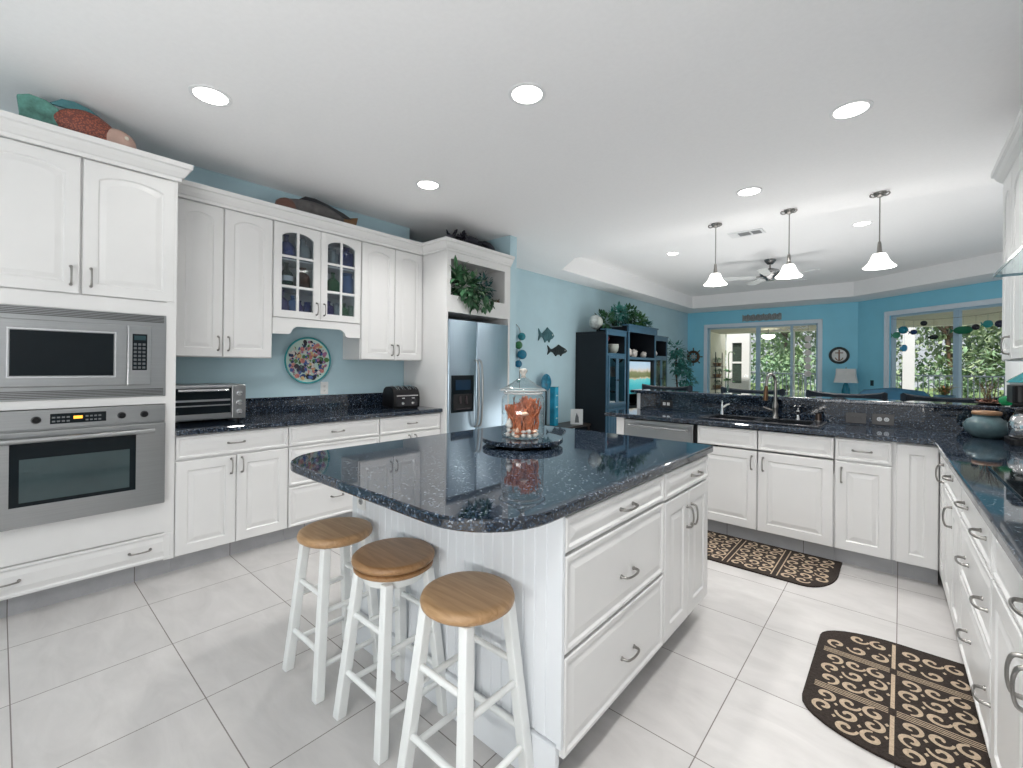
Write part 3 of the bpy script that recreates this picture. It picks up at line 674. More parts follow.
# curly stem with leaf tufts standing in a tiny glass on the bar top
cs = thing('stem_vase', 'thin curling plant stem with two green leaf tufts in a slim vase on the bar', 'plant', (-1.168,4.30,1.0765))
obj('vase', MB().lathe([(0,0),(.016,0),(.018,.01),(.012,.05),(.009,.075),(.010,.08),(.006,.08),(.006,.01),(0,.008)], n=16), glass_mat('vase_glass', (.85,.93,.92), .2), cs, smooth=60)
obj('stem', MB().tube(bezier([(0,0,.01),(.002,0,.12),(.008,0,.2),(.004,0,.3),(.006,0,.355),(.02,0,.372),(.045,0,.365),(.056,0,.35)],5), .0042, 6), mat('stem_green', (.10,.16,.08), .5), cs, smooth=60)
def leaf(m, p, d, L, w, up=Vector((0,0,1)), curl=.25):
    d = Vector(d).normalized(); s = d.cross(up)
    if s.length < .05: s = Vector((1,0,0))
    s.normalize(); n = s.cross(d); p = Vector(p)
    a = p + d*L*.32 + n*L*curl*.25; c = p + d*L*.7 + n*L*curl*.15; e = p + d*L - n*L*curl*.35
    v = [p, a+s*w*.5-n*w*.12, a, a-s*w*.5-n*w*.12, c+s*w*.36-n*w*.12, c, c-s*w*.36-n*w*.12, e]
    m.add(v, [(0,1,2),(0,2,3),(1,4,5,2),(2,5,6,3),(4,7,5),(5,7,6)])
lm = MB(); rnd = random.Random(2)
for zz in (.115, .2):
    for k in range(8):
        a = rnd.random()*6.28; leaf(lm, (.003,0,zz), (math.cos(a),math.sin(a),rnd.uniform(-.2,.7)), .055, .032)
obj('leaf_tuft', lm, LEAFM, cs)

# ---------------------------------------------------------------- cabinets on the cooktop side (turned a little more than a right angle)
DL = math.radians(1.15); RR = -PI/2+DL; RX = Vector((math.sin(DL), -math.cos(DL), 0)); RY = Vector((math.cos(DL), math.sin(DL), 0))
RP = Vector((.18,3.6602,0)) + RY*.0205
def rr(s, y=0.0, z=0.0): q = RP + RX*s + RY*y; return (q.x, q.y, z)
def rcab(label, s, w, items): return base_cabinet(label, rr(s), RR, w, .54, items)
rq = rcab('white corner base cabinet with one tall narrow door on the cooktop side', .004, .262, [('door',.003,.26,.108,.846,0,[(.215,.73,True)])]); obj('filler_strip', MB().box(-.045,-.001,-.018,.02,.108,.846), WHITE, rq)
rcab('white base cabinet with drawer over two doors between corner and cooktop', .268, .646, [('drawer',.003,.643,.675,.846,0,[(.335,.775,False)]), ('door',.003,.321,.108,.667,0,[]), ('door',.325,.643,.108,.667,0,[(.355,.59,True)])])
rcab('wide white base cabinet of three deep drawers under the cooktop', .916, .744, [('drawer',.003,.741,.675,.846,0,[(.19,.76,False),(.60,.76,False)]), ('drawer',.003,.741,.43,.667,0,[(.22,.545,False),(.64,.545,False)]), ('drawer',.003,.741,.108,.422,0,[(.29,.28,False),(.70,.28,False)])])
rcab('white base cabinet beside the cooktop drawers with two vertical door pulls side by side', 1.662, .96, [('drawer',.003,.957,.675,.846,0,[(.50,.775,False)]), ('door',.003,.478,.108,.667,0,[(.45,.60,True)]), ('door',.482,.957,.108,.667,0,[(.51,.60,True)])])
rcab('white base cabinet with plain drawer and two doors at the end of the cooktop counter', 2.624, .90, [('drawer',.003,.897,.675,.846,0,[(.45,.775,False)]), ('door',.003,.448,.108,.667,0,[(.415,.60,True)]), ('door',.452,.897,.108,.667,0,[(.485,.60,True)])])
ck = thing('cooktop', 'flat black glass cooktop set in the side counter', 'cooktop', rr(.88,.055,.8883), RR)
obj('glass_top', MB().prism(rrect(0,.90,.01,.52,.012,4), 0, .008, 'xy'), BLACKG, ck, bevel=.0025)
for cx, cy, r_ in ((.2,.15,.095),(.2,.39,.075),(.70,.15,.075),(.70,.39,.10),(.45,.28,.12)):
    obj('burner_ring', MB().lathe([(r_-.004,0),(r_,0),(r_,.0004),(r_-.004,.0004)], (cx,cy,.0081), 40, caps=False), mat('ring_grey', (.07,.075,.08), .2), ck)
tr = thing('griddle_tray', 'dark ribbed metal griddle tray on the counter in front of the cooktop', 'tray', rr(1.84,.035,.8883), RR)
tm = MB().loops([[(x,y,z) for x, y in rrect(-d,.34+d,-d,.40+d,.03,4)] for d, z in ((-.02,0),(0,.002),(.012,.028),(.018,.03),(.014,.032),(.008,.028),(-.006,.006))])
obj('pan', tm, mat('pan_metal', (.20,.21,.22), .25, .9), tr, smooth=40)
rb = MB()
for k in range(14): rb.box(.02+.022*k,.031+.022*k,.02,.38,.0062,.016)
obj('rib', rb, mat('cast_iron', (.03,.03,.032), .35, .5), tr)

# ---------------------------------------------------------------- things on the counters
POTG = mat('pot_glaze', (.085,.14,.155), .16, var=.35, scale=14)
pt = thing('pottery_jar', 'squat blue-grey glazed pottery jar with a wooden lid on the corner counter', 'jar', (.405,4.03,.8885))
obj('body', MB().lathe([(0,0),(.056,0),(.068,.004),(.094,.032),(.105,.063),(.102,.09),(.085,.113),(.068,.122),(.062,.13),(.067,.14),(.06,.14),(.055,.13),(0,.128)], n=40), POTG, pt, smooth=50)
obj('lid', MB().lathe([(0,.1405),(.062,.1405),(.067,.145),(.067,.158),(.06,.165),(0,.167)], n=36), wood_mat('lid_wood', (.25,.13,.065), (.38,.22,.12), .45), pt, smooth=50)
cm = thing('coffee_maker', 'black coffee maker with chrome carafe beside the pottery jar', 'coffee maker', (.60,3.80,.8885), RR)
obj('base', MB().prism(rrect(-.10,.10,-.14,.14,.03,4), 0, .035), BLACK, cm, bevel=.004)
obj('column', MB().prism(rrect(-.095,.095,.03,.135,.02,4), .0355, .33), BLACK, cm, bevel=.004)
obj('head', MB().prism(rrect(-.10,.10,-.13,.0295,.03,4), .235, .335), BLACK, cm, bevel=.006)
cf = obj('carafe', MB().lathe([(0,.036),(.062,.036),(.072,.05),(.074,.11),(.06,.15),(.048,.165),(.05,.175),(0,.178)], (0,-.065,0), 28), CHROME, cm, smooth=50)
obj('carafe_handle', MB().tube(bezier([(-.05,-.085,.165),(-.085,-.10,.15),(-.092,-.10,.10),(-.066,-.08,.07)],5), .008, 8), BLACK, cf, smooth=60)
obj('carafe_lid', MB().lathe([(0,.1785),(.045,.1785),(.04,.195),(.012,.20),(0,.205)], (0,-.065,0), 20), BLACK, cf, smooth=50)
TEALG = mat('teal_glass', (.06,.30,.34), .1, var=.35, scale=25)
ln = thing('lantern', 'house-shaped lantern with teal glass roof on the end of the bar', 'lantern', (.665,4.42,1.0765), -.1)
obj('base', MB().box(-.11,.11,-.11,.11,0,.02), BLACK, ln, bevel=.003)
pm = MB()
for sx in (-1,1):
    for sy in (-1,1): pm.box(sx*.10-.009,sx*.10+.009,sy*.10-.009,sy*.10+.009,.02,.125)
obj('post_frame', pm.box(-.112,.112,-.112,.112,.125,.14), BLACK, ln)
obj('glass_pane', MB().box(-.098,.098,-.1005,-.0985,.02,.125), GLASS, ln)
obj('trim_band', MB().box(-.118,.118,-.118,.118,.1402,.152), TRIMW, ln)
obj('roof', MB().loops([[(x*w_,y*w_,z) for x, y in ((-1,-1),(1,-1),(1,1),(-1,1))] for w_, z in ((.13,.1522),(.12,.165),(.05,.225),(.012,.24))]), TEALG, ln)
obj('ring', MB().tube([(0.02*math.cos(a),0,.257+.02*math.sin(a)) for a in [2*PI*k/14 for k in range(15)]], .0025, 6), BLACK, ln)
obj('candle', MB().lathe([(0,.0202),(.028,.0202),(.028,.08),(.004,.078),(.002,.09),(0,.09)], n=18), mat('wax', (.75,.73,.66), .5), ln, smooth=50)
gg = obj('glass_ball', MB().ball((0,0,.034), .036,.036,.034), mat('green_glass', (.02,.40,.14), .06, trans=.5), None, smooth=80, loc=(.515,4.27,1.0765)); tag(gg, 'bright green glass ball on the bar beside the lantern', 'ornament')
tw_ = thing('twig_arrangement', 'bare dark twigs in a low dish of dried leaves on the bar', 'decoration', (.455,4.42,1.0765))
obj('dish', MB().lathe([(0,0),(.05,0),(.07,.012),(.067,.014),(.05,.006),(0,.006)], n=24), mat('dish_brown', (.10,.06,.045), .5), tw_, smooth=50)
rnd = random.Random(8); m = MB()
for k in range(9):
    a = rnd.uniform(0,6.28); t_ = rnd.uniform(.1,.5); d = Vector((math.cos(a)*t_, math.sin(a)*t_, 1)).normalized(); p = Vector((rnd.uniform(-.03,.03), rnd.uniform(-.03,.03), .007)); L = rnd.uniform(.12,.21)
    q = p+d*L*.55; e = q+(d+Vector((rnd.uniform(-.4,.4),rnd.uniform(-.4,.4),0))).normalized()*L*.5
    m.tube([p,q,e], [.0032,.0024,.001], 5); m.tube([q, q+(d+Vector((rnd.uniform(-.9,.9),rnd.uniform(-.9,.9),0))).normalized()*L*.4], [.002,.0008], 5)
obj('twigs', m, BROWN, tw_)
m = MB()
for k in range(40):
    a = rnd.uniform(0,6.28); leaf(m, (rnd.uniform(-.045,.045),rnd.uniform(-.045,.045),.012), (math.cos(a),math.sin(a),rnd.uniform(0,.8)), .045, .02)
obj('dried_leaves', m, mat('dried_leaf', (.22,.10,.07), .7, var=.5, scale=30), tw_)

# upper cabinets and glass hood on the cooktop side
rc = wall_cabinet('white two-door wall cabinet with crown, hanging at the right end by the glass hood', (.474,3.93,0), -PI/2, 1.08, .355, 1.36, 2.42,
    [('door',.003,.285,1.363,2.40,.05,[(.255,1.445,True)]), ('door',.289,.68,1.363,2.40,.05,[]), ('door',.684,1.077,1.363,2.40,.05,[])])
sweep_crown([(.828,3.93),(.473,3.93),(.473,2.85),(.828,2.85)], CROWN, WHITE, 'trim_2').location = (0,0,0)
hd = thing('range_hood', 'range hood with a flat glass canopy above the cooktop', 'range hood', (.828,2.37,0), -PI/2)
obj('glass_canopy', MB().prism(rrect(-.41,.41,-.53,-.001,[.04,.04,.001,.001],6), 1.70, 1.709), glass_mat('canopy_glass', (.90,.95,.96), -.1), hd)
obj('canopy_edge', MB().box(-.41,.41,-.5335,-.5305,1.699,1.710).box(-.4135,-.4105,-.53,-.001,1.699,1.710), mat('glass_edge', (.12,.22,.26), .2), hd)
obj('body', MB().box(-.26,.26,-.34,-.001,1.7095,1.755), STEEL, hd, bevel=.003)
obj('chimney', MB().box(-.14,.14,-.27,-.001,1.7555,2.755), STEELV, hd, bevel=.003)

# toaster oven (front faces the room)
to = thing('toaster_oven', 'stainless toaster oven with dark glass door beside the oven tower', 'toaster oven', (-3.56,.735,.8885), RL)
for sx in (.04,.40):
    for sy in (.04,.27): obj('foot', MB().lathe([(0,0),(.012,0),(.012,.018),(0,.018)], (sx,sy,0), 10), BLACK, to)
obj('body', MB().box(0,.44,.012,.33,.0185,.262), STEEL, to, bevel=.012, seg=3)
d = obj('door', MB().box(.006,.345,-.004,.0115,.045,.240), BLACKG, to, bevel=.003)
obj('handle', MB().tube([(.03,-.035,.226),(.32,-.035,.226)], .010, 10).tube([(.05,-.004,.226),(.05,-.035,.226)], .006, 8).tube([(.30,-.004,.226),(.30,-.035,.226)], .006, 8), CHROME, d, smooth=50)
rk = MB().box(.012,.34,-.0062,-.0042,.150,.163).box(.012,.34,-.0062,-.0042,.118,.126).box(.006,.345,-.0075,-.0042,.045,.066)
obj('rack_reflection_bar', rk, STEEL, d); d.children[-1].name = 'rack_reflection_trim'  # upper bars imitate the rack reflection in the glass, lowest strip trims the door
cp = obj('control_panel', MB().box(.350,.438,-.006,.0115,.022,.258), STEEL, to, bevel=.004)
for z in (.20,.135,.07): obj('knob', MB().lathe([(0,0),(.020,0),(.018,.016),(0,.018)], (.394,-.0062,z), 18, axis='y'), CHROME, cp, smooth=50)

ts = thing('toaster', 'black and chrome four-slot toaster at the end of the left counter', 'toaster', (-3.62,2.55,.8885), RL-.15)
prof = [(-.115,.012),(-.120,.10),(-.112,.145),(-.09,.178),(-.05,.20),(.0,.208),(.06,.205),(.105,.185),(.13,.14),(.135,.09),(.135,.012)]
obj('body', MB().prism(prof, -.135, .135, 'yz'), BLACK, ts, smooth=35, bevel=.008)
obj('front_plate', MB().box(-.105,.105,-.1235,-.1205,.025,.115), mat('plate_gloss', (.02,.02,.024), .08), ts, bevel=.002)
for k in range(4):
    x = -.086+.0575*k
    obj('slot_frame', MB().tube([(x,y,z+.002) for y, z in prof[3:8]], .0075, 6, flat=.55).tube([(x+.022,y,z+.001) for y, z in prof[3:8]], .004, 5), CHROME, ts, smooth=50)
obj('front_band', MB().box(-.11,.11,-.126,-.1185,.120,.130), CHROME, ts)
for k in (-1,1):
    obj('lever', MB().box(k*.05-.016,k*.05+.016,-.142,-.1238,.095,.107), CHROME, ts, bevel=.003)
    obj('dial', MB().lathe([(0,0),(.014,0),(.013,.012),(0,.013)], (k*.05,-.1238,.055), 14, axis='y'), CHROME, ts, smooth=50)
obj('foot', MB().box(-.12,.12,-.10,.12,0,.0115), BLACK, ts)

# decorative plate on the wall between the cabinets
pp = thing('decorative_plate', 'round aqua-rimmed plate painted with fruit and flowers, hung on the blue wall', 'plate', (-3.9595,1.792,1.332), RL)
obj('dish', MB().lathe([(0,.004),(.10,.004),(.13,.006),(.195,.026),(.203,.030),(.203,.034),(.19,.030),(.13,.012),(.10,.010),(0,.010)], n=56, axis='y'), mat('plate_cream', (.50,.66,.60), .15, var=.12, scale=6), pp, smooth=50)
obj('rim_band', MB().lathe([(.190,.0305),(.2035,.0345),(.2055,.031),(.203,.0295)], n=56, axis='y', caps=False), mat('plate_teal', (.03,.28,.30), .15), pp, smooth=60)
rnd = random.Random(12); pal = [(.02,.04,.10),(.06,.12,.34),(.55,.22,.20),(.60,.42,.20),(.10,.22,.08),(.65,.62,.58),(.03,.03,.04),(.34,.16,.28)]
pm_ = [mat('plate_paint_%d' % i, c, .2, var=.25, scale=60) for i, c in enumerate(pal)]
m = MB()
for k in range(230):
    a = rnd.random()*6.28; r_ = math.sqrt(rnd.random())*.168; cx, cz = r_*math.cos(a), r_*math.sin(a); q = rnd.choice((.009,.013,.018,.024))
    y = -(.0108 if r_ < .12 else .0108+(r_-.12)*.29); n_ = rnd.choice((5,6,8)); ph = rnd.random()*3; i = rnd.randrange(len(pal)); asp = rnd.uniform(.5,1)
    ca, sa = math.cos(ph), math.sin(ph)
    pts = [(q*math.cos(6.28*j/n_), q*asp*math.sin(6.28*j/n_)) for j in range(n_)]
    m.add([(cx+u*ca-v*sa, y-.0012-.00002*k-max(0,(math.hypot(cx+u*ca-v*sa, cz+u*sa+v*ca)-r_))*.3, cz+u*sa+v*ca) for u, v in pts], [tuple(range(n_))], i)
obj('painted_pattern', m, pm_, pp)

# ---------------------------------------------------------------- bottles in the glazed cabinet
def bottle_mb(kind, h, r):
    P = {'round': [(0,0),(.7,0),(.95,.12),(1,.3),(.92,.5),(.6,.64),(.25,.72),(.22,.9),(.3,.92),(.3,.98),(0,1)],
         'wine': [(0,0),(.95,0),(1,.03),(1,.5),(.85,.6),(.35,.72),(.3,.92),(.38,.93),(.38,.98),(0,1)],
         'jug': [(0,0),(.9,0),(1,.08),(1,.5),(.8,.66),(.4,.76),(.34,.9),(.45,.92),(.45,.98),(0,1)],
         'jar': [(0,0),(.95,0),(1,.04),(1,.72),(.8,.8),(.75,.86),(.85,.88),(.85,.98),(0,1)],
         'vase': [(0,0),(.6,0),(.7,.1),(1,.45),(.9,.7),(.5,.88),(.6,1),(0,.99)]}[kind]
    return MB().lathe([(a*r, z*h) for a, z in P], n=20)
def sq_bottle_mb(h, r):
    L = []
    for k, z in ((.96,0),(1,.02),(1,.66),(.9,.74),(.4,.8),(.36,.92),(.46,.93),(.46,.99)):
        L.append([(x, y, z*h) for x, y in rrect(-r*k,r*k,-r*k*.8,r*k*.8,r*k*.35,3)])
    return MB().loops(L)
def glassc(n, c): return mat(n, c, .06, trans=.55, var=.1, ior=1.3, spec=.7)
GB = {'cobalt': glassc('glass_cobalt', (.03,.08,.38)), 'clear': glassc('glass_grey_clear', (.50,.58,.60)), 'green': glassc('glass_bottle_green', (.05,.28,.09)), 'olive': glassc('glass_dark_olive', (.03,.09,.06)),
      'brown': glassc('glass_brown', (.20,.07,.03)), 'blue': glassc('glass_mid_blue', (.10,.24,.55)), 'purple': glassc('glass_violet', (.14,.11,.38)), 'pale': glassc('glass_pale_green', (.35,.55,.40))}
BOT = [(1.50,2.14,'round',.195,.062,'cobalt','round cobalt blue bottle at the top of the glazed cabinet, oven side'),
       (1.635,2.14,'jug',.175,.055,'clear','clear greyish jug on the top shelf of the glazed cabinet'),
       (1.885,2.14,'vase',.15,.05,'clear','clear vase on the top shelf of the glazed cabinet, behind the other door'),
       (2.015,2.14,'square',.19,.05,'cobalt','square dark blue bottle on the top shelf of the glazed cabinet'),
       (1.505,1.916,'wine',.20,.043,'olive','dark green wine bottle with pale label in the glazed cabinet'),
       (1.635,1.916,'jug',.165,.052,'brown','brown glass jug on the middle shelf of the glazed cabinet'),
       (1.895,1.916,'round',.17,.055,'green','round green bottle on the middle shelf of the glazed cabinet'),
       (2.025,1.916,'jar',.18,.052,'blue','wide blue jar on the middle shelf of the glazed cabinet'),
       (1.470,1.692,'round',.185,.05,'purple','violet round bottle on the lowest shelf of the glazed cabinet'),
       (1.555,1.692,'square',.15,.03,'blue','slim blue bottle on the lowest shelf beside the violet one'),
       (1.61,1.692,'jug',.12,.03,'purple','small violet jug on the lowest shelf of the glazed cabinet'),
       (1.675,1.692,'jar',.115,.028,'cobalt','small dark blue jar on the lowest shelf of the glazed cabinet'),
       (1.855,1.692,'square',.14,.036,'purple','square violet bottle on the lowest shelf behind the second door'),
       (1.93,1.692,'jar',.13,.033,'clear','small clear jar on the lowest shelf behind the second door'),
       (2.0,1.692,'jug',.14,.033,'green','small green jug on the lowest shelf behind the second door'),
       (2.065,1.692,'jar',.125,.028,'pale','pale green jar at the end of the lowest shelf in the glazed cabinet')]
for y, z, kind, h, r_, c, lb in BOT:
    o = obj('bottle', sq_bottle_mb(min(.205,h*1.1), r_*1.12) if kind == 'square' else bottle_mb(kind, min(.205,h*1.1), r_*1.12), GB[c], None, smooth=45, loc=(-3.745,y+.018,z+.0005), rotz=RL)
    tag(o, lb, 'bottle', 'bottles in the glazed cabinet')
    if kind == 'wine': obj('paper_label', MB().lathe([(r_*1.12+.0006,.25*h),(r_*1.12+.0006,.46*h)], n=20, caps=False), TRIMW, o, smooth=60)

# ---------------------------------------------------------------- fish and lobster on top of the cabinets
def fish_body(m, L, H, T, n=22, k=16):
    """lofted fish, nose at +x; returns outline function"""
    def hh(t): return H*(math.sin(PI*min(1,t**.72*.98+.02))**.8*.94+.06) if t < 1 else .06*H
    Ls = []
    for i in range(n+1):
        t = i/n; x = L*(.5-t*.78); h = H*max(.10, (math.sin(PI*(t*.93+.05))**.75)); w = T*max(.08, math.sin(PI*(t*.9+.06))**.8)
        Ls.append([(x, w*.5*math.cos(2*PI*j/k), h*.5*math.sin(2*PI*j/k)) for j in range(k)])
    m.loops(Ls); return m
def fin(m, pts, t):
    m.prism(pts, -t, t, 'xz')
rf = thing('fish_figurine', 'large rust-red carved fish with green tail on top of the oven tower', 'figurine', (-3.46,.265,2.4315), RL)
m = MB(); fish_body(m, .40, .23, .12); m.v = [(x+.02,y,z+.155+.20*(.06-x)) for x,y,z in m.v]
def scale_mat(name, c, c2, sc=60):
    mm, nt, p = new_mat(name); setp(p, Roughness=.5); tc = nt.nodes.new('ShaderNodeTexCoord'); vo = nt.nodes.new('ShaderNodeTexVoronoi'); vo.inputs['Scale'].default_value = sc
    nt.links.new(tc.outputs['Object'], vo.inputs['Vector']); rp = nt.nodes.new('ShaderNodeValToRGB'); rp.color_ramp.elements[0].color = c+(1,); rp.color_ramp.elements[0].position = .25; rp.color_ramp.elements[1].position = .6; rp.color_ramp.elements[1].color = c2+(1,)
    nt.links.new(vo.outputs['Distance'], rp.inputs['Fac']); nt.links.new(rp.outputs['Color'], p.inputs['Base Color']); return mm
obj('body', m, scale_mat('red_scales', (.42,.12,.07), (.16,.05,.04), 120), rf, smooth=60)
m = MB().ball((0,0,0), .105,.066,.10, 18, 12); m.v = [(x*.85+.18,y,z*.80+.145) for x,y,z in m.v]
obj('head', m, mat('fish_head_pink', (.62,.42,.35), .45, var=.2), rf, smooth=60)
for s in (-1,1): obj('eye', MB().ball((.215,s*.055,.17), .012,.009,.012,10,8), mat('fish_eye', (.75,.7,.6), .2), rf, smooth=80)
m = MB(); fin(m, [(-.06,.235),(-.11,.262),(-.17,.268),(-.215,.245),(-.205,.16),(-.215,.06),(-.18,.03),(-.11,.07),(-.06,.11)], .018)
obj('tail', m, mat('fish_tail_green', (.10,.26,.22), .5, var=.4, scale=30), rf, smooth=30, bevel=.006)
m = MB(); fin(m, [(-.10,.255),(-.05,.298),(.0,.305),(.06,.292),(.13,.245),(.08,.24),(0,.255)], .010)
obj('dorsal_fin', m, mat('fish_fin_teal', (.06,.18,.20), .5, var=.3), rf, bevel=.004)
m = MB(); fin(m, [(-.10,.075),(.02,.07),(.10,.075),(.06,.0),(-.06,.0)], .03)
obj('belly_fin', m, mat('fish_belly', (.30,.10,.06), .5), rf, bevel=.004)

bf = thing('fish_figurine', 'long dark wooden fish lying on top of the wall cabinets', 'figurine', (-3.74,1.80,2.4315), RL-.05)
m = MB(); fish_body(m, .72, .16, .11); m.v = [(-x,y,z+.13+(.025 if z > 0 else 0)) for x,y,z in m.v]
obj('body', m, mat('fish_grey_brown', (.09,.085,.085), .4, var=.5, scale=12), bf, smooth=60)
m = MB(); fin(m, [(-.22,.20),(-.14,.258),(-.06,.262),(.05,.24),(.19,.20),(.27,.165),(.22,.155),(.06,.18),(-.1,.205)], .02)
obj('dorsal_fin', m, mat('fish_black', (.018,.02,.024), .4), bf, bevel=.004)
m = MB(); fin(m, [(.18,.15),(.27,.18),(.33,.195),(.315,.13),(.33,.05),(.26,.075),(.18,.11)], .012)
obj('tail', m, mat('fish_tail_brown', (.19,.10,.045), .5, var=.3), bf, bevel=.004)
m = MB().ball((-.275,0,.135), .095,.055,.075, 16, 10)
obj('head', m, mat('fish_head_brown', (.13,.06,.045), .45, var=.4), bf, smooth=60)
obj('stand', MB().box(-.16,.12,-.035,.035,0,.065), mat('stand_black', (.02,.02,.02), .5), bf, bevel=.006)

sc = thing('lobster_sculpture', 'dark iron lobster sculpture on top of the refrigerator surround', 'sculpture', (-3.43,3.27,2.4315), RL)
IRON = mat('dark_iron', (.018,.018,.028), .35, .4, var=.5, scale=30)
m = MB(); rnd = random.Random(4)
m.tube([(-.16,0,.17),(-.05,0,.185),(.06,0,.18),(.14,0,.165)], [.045,.055,.045,.03], 10)
obj('body', m, IRON, sc, smooth=50)
m = MB()
for k in range(46):
    q = Vector((rnd.uniform(-.30,-.06), rnd.uniform(-.06,.06), .165)); d = Vector((rnd.uniform(-.5,.5), rnd.uniform(-.7,.7), rnd.uniform(-.2,1.0))).normalized()
    m.tube([q, q+d*rnd.uniform(.03,.06), q+d*rnd.uniform(.07,.10)], [.016,.017,.006], 5)
obj('spiny_shell', m, IRON, sc, smooth=50)
for s in (-1,1):
    m = MB().tube([(.02,s*.02,.17),(.07,s*.035,.185),(.12,s*.04,.19)], [.016,.014,.014], 7)
    m.loops([[(.11+x*.22, s*(.04+.012*math.sin(3.1*x))+y*.026, .19-.045*x+z*.032) for y, z in ((r_*math.cos(u),r_*math.sin(u)) for u in [6.28*j/10 for j in range(10)])] for x, r_ in ((0,.35),(.2,1),(.5,1.2),(.8,.8),(1,.1))])
    obj('claw', m, IRON, sc, smooth=50)
obj('stand', MB().box(-.26,.20,-.06,.06,0,.03).box(-.02,.02,-.02,.02,.03,.15).box(-.22,-.18,-.02,.02,.03,.15), IRON, sc)

# plant in the niche above the refrigerator
def leafy(m, c, rx, ry, rz, n, L, w, rnd, droop=.0, out=1.0):
    for k in range(n):
        while True:
            p = Vector((rnd.uniform(-1,1), rnd.uniform(-1,1), rnd.uniform(-1,1)))
            if p.length < 1: break
        d = (p*out + Vector((rnd.uniform(-.6,.6), rnd.uniform(-.6,.6), rnd.uniform(-.4,.7)-droop))).normalized()
        leaf(m, (c[0]+p.x*rx, c[1]+p.y*ry, c[2]+p.z*rz), d, L*rnd.uniform(.6,1.2), w*rnd.uniform(.7,1.2))
np_ = thing('potted_ivy', 'variegated ivy spilling out of the niche above the refrigerator', 'plant', (-3.45,3.18,1.9855))
obj('pot', MB().lathe([(0,0),(.06,0),(.085,.10),(.09,.105),(.08,.105),(.07,.09),(0,.09)], n=24), mat('pot_dark', (.05,.045,.04), .5), np_, smooth=50)
rnd = random.Random(21); m = MB()
leafy(m, (.04,-.06,.14), .10,.17,.12, 120, .10, .055, rnd); leafy(m, (.20,-.10,.10), .05,.17,.12, 60, .105, .056, rnd, .5); leafy(m, (.20,.12,.0), .04,.13,.09, 34, .10, .05, rnd, .9); leafy(m, (.19,-.05,-.02), .04,.12,.06, 26, .10, .05, rnd, .9); leafy(m, (.19,-.26,.20), .03,.05,.05, 10, .13, .06, rnd, 0)
obj('leaves', m, mat('ivy_green', (.045,.13,.06), .4, var=.6, scale=14), np_)
m = MB(); leafy(m, (.14,-.05,.16), .09,.18,.13, 36, .10, .028, rnd); leafy(m, (.21,.02,.02), .03,.18,.09, 18, .10, .028, rnd, .7)
obj('pale_leaves', m, LEAFP, np_)
m = MB(); leafy(m, (.05,.22,.15), .10,.14,.15, 190, .06, .035, rnd)
obj('teal_foliage', m, mat('teal_foliage', (.045,.15,.15), .5, var=.4, scale=20), np_)
bn = thing('bird_nest_ornament', 'small brown twig ornament at the end of the niche behind the ivy', 'ornament', (-3.36,3.585,1.9855))
m = MB(); rnd = random.Random(2)
for k in range(26):
    a = rnd.random()*6.28; m.tube([(.045*math.cos(a),.03*math.sin(a),rnd.uniform(.004,.03)), (.045*math.cos(a+1.3),.03*math.sin(a+1.3),rnd.uniform(.01,.055))], .003, 5)
obj('twigs', m, BROWN, bn); obj('base', MB().lathe([(0,0),(.04,0),(.045,.02),(0,.018)], n=16), BROWN, bn)

# ---------------------------------------------------------------- rugs
RUGB = mat('rug_dark', (.026,.018,.014), .95, var=.5, scale=160, bump=.4)
RUGT = mat('rug_tan', (.46,.36,.26), .95, var=.2, scale=120, bump=.3)
def ribbon(m, pts, w, z=.0):
    n = len(pts); L = []; R = []
    for i in range(n):
        a = Vector(pts[max(i-1,0)]); b = Vector(pts[min(i+1,n-1)]); t = (b-a).normalized(); nn = Vector((-t.y,t.x)); q = w[i] if isinstance(w, list) else w; p = Vector(pts[i])
        L.append((p.x+nn.x*q/2,p.y+nn.y*q/2,z)); R.append((p.x-nn.x*q/2,p.y-nn.y*q/2,z))
    m.add(L+R, [(i,i+1,n+i+1,n+i) for i in range(n-1)])
def scrolls(m, x0, x1, y0, y1, inside, step=.088):
    nx, ny = max(1, round((x1-x0)/step)), max(1, round((y1-y0)/step)); sx, sy = (x1-x0)/nx, (y1-y0)/ny
    for i in range(nx):
        for j in range(ny):
            cx, cy = x0+(i+.5)*sx, y0+(j+.5)*sy; R0 = .47*min(sx,sy); mir = -1 if (i+j) % 2 else 1
            if not inside(cx, cy, .034): continue
            pts, w = [], []; ph = (i*2+j)*PI/2
            for k in range(25):
                t = k/24; a = t*6.6 + ph; r_ = R0*(1.02-.82*t); pts.append((cx+mir*r_*math.cos(a), cy+r_*math.sin(a))); w.append(.004+.0125*math.sin(PI*min(1,t*.75+.12)))
            ribbon(m, pts, w)
            dx, dy = cx+sx*.5, cy+sy*.5
            if inside(dx, dy, .04) and x0+.01 < dx < x1-.01: m.add([(dx-.010,dy,0),(dx,dy-.007,0),(dx+.010,dy,0),(dx,dy+.007,0)], [(0,1,2,3)])
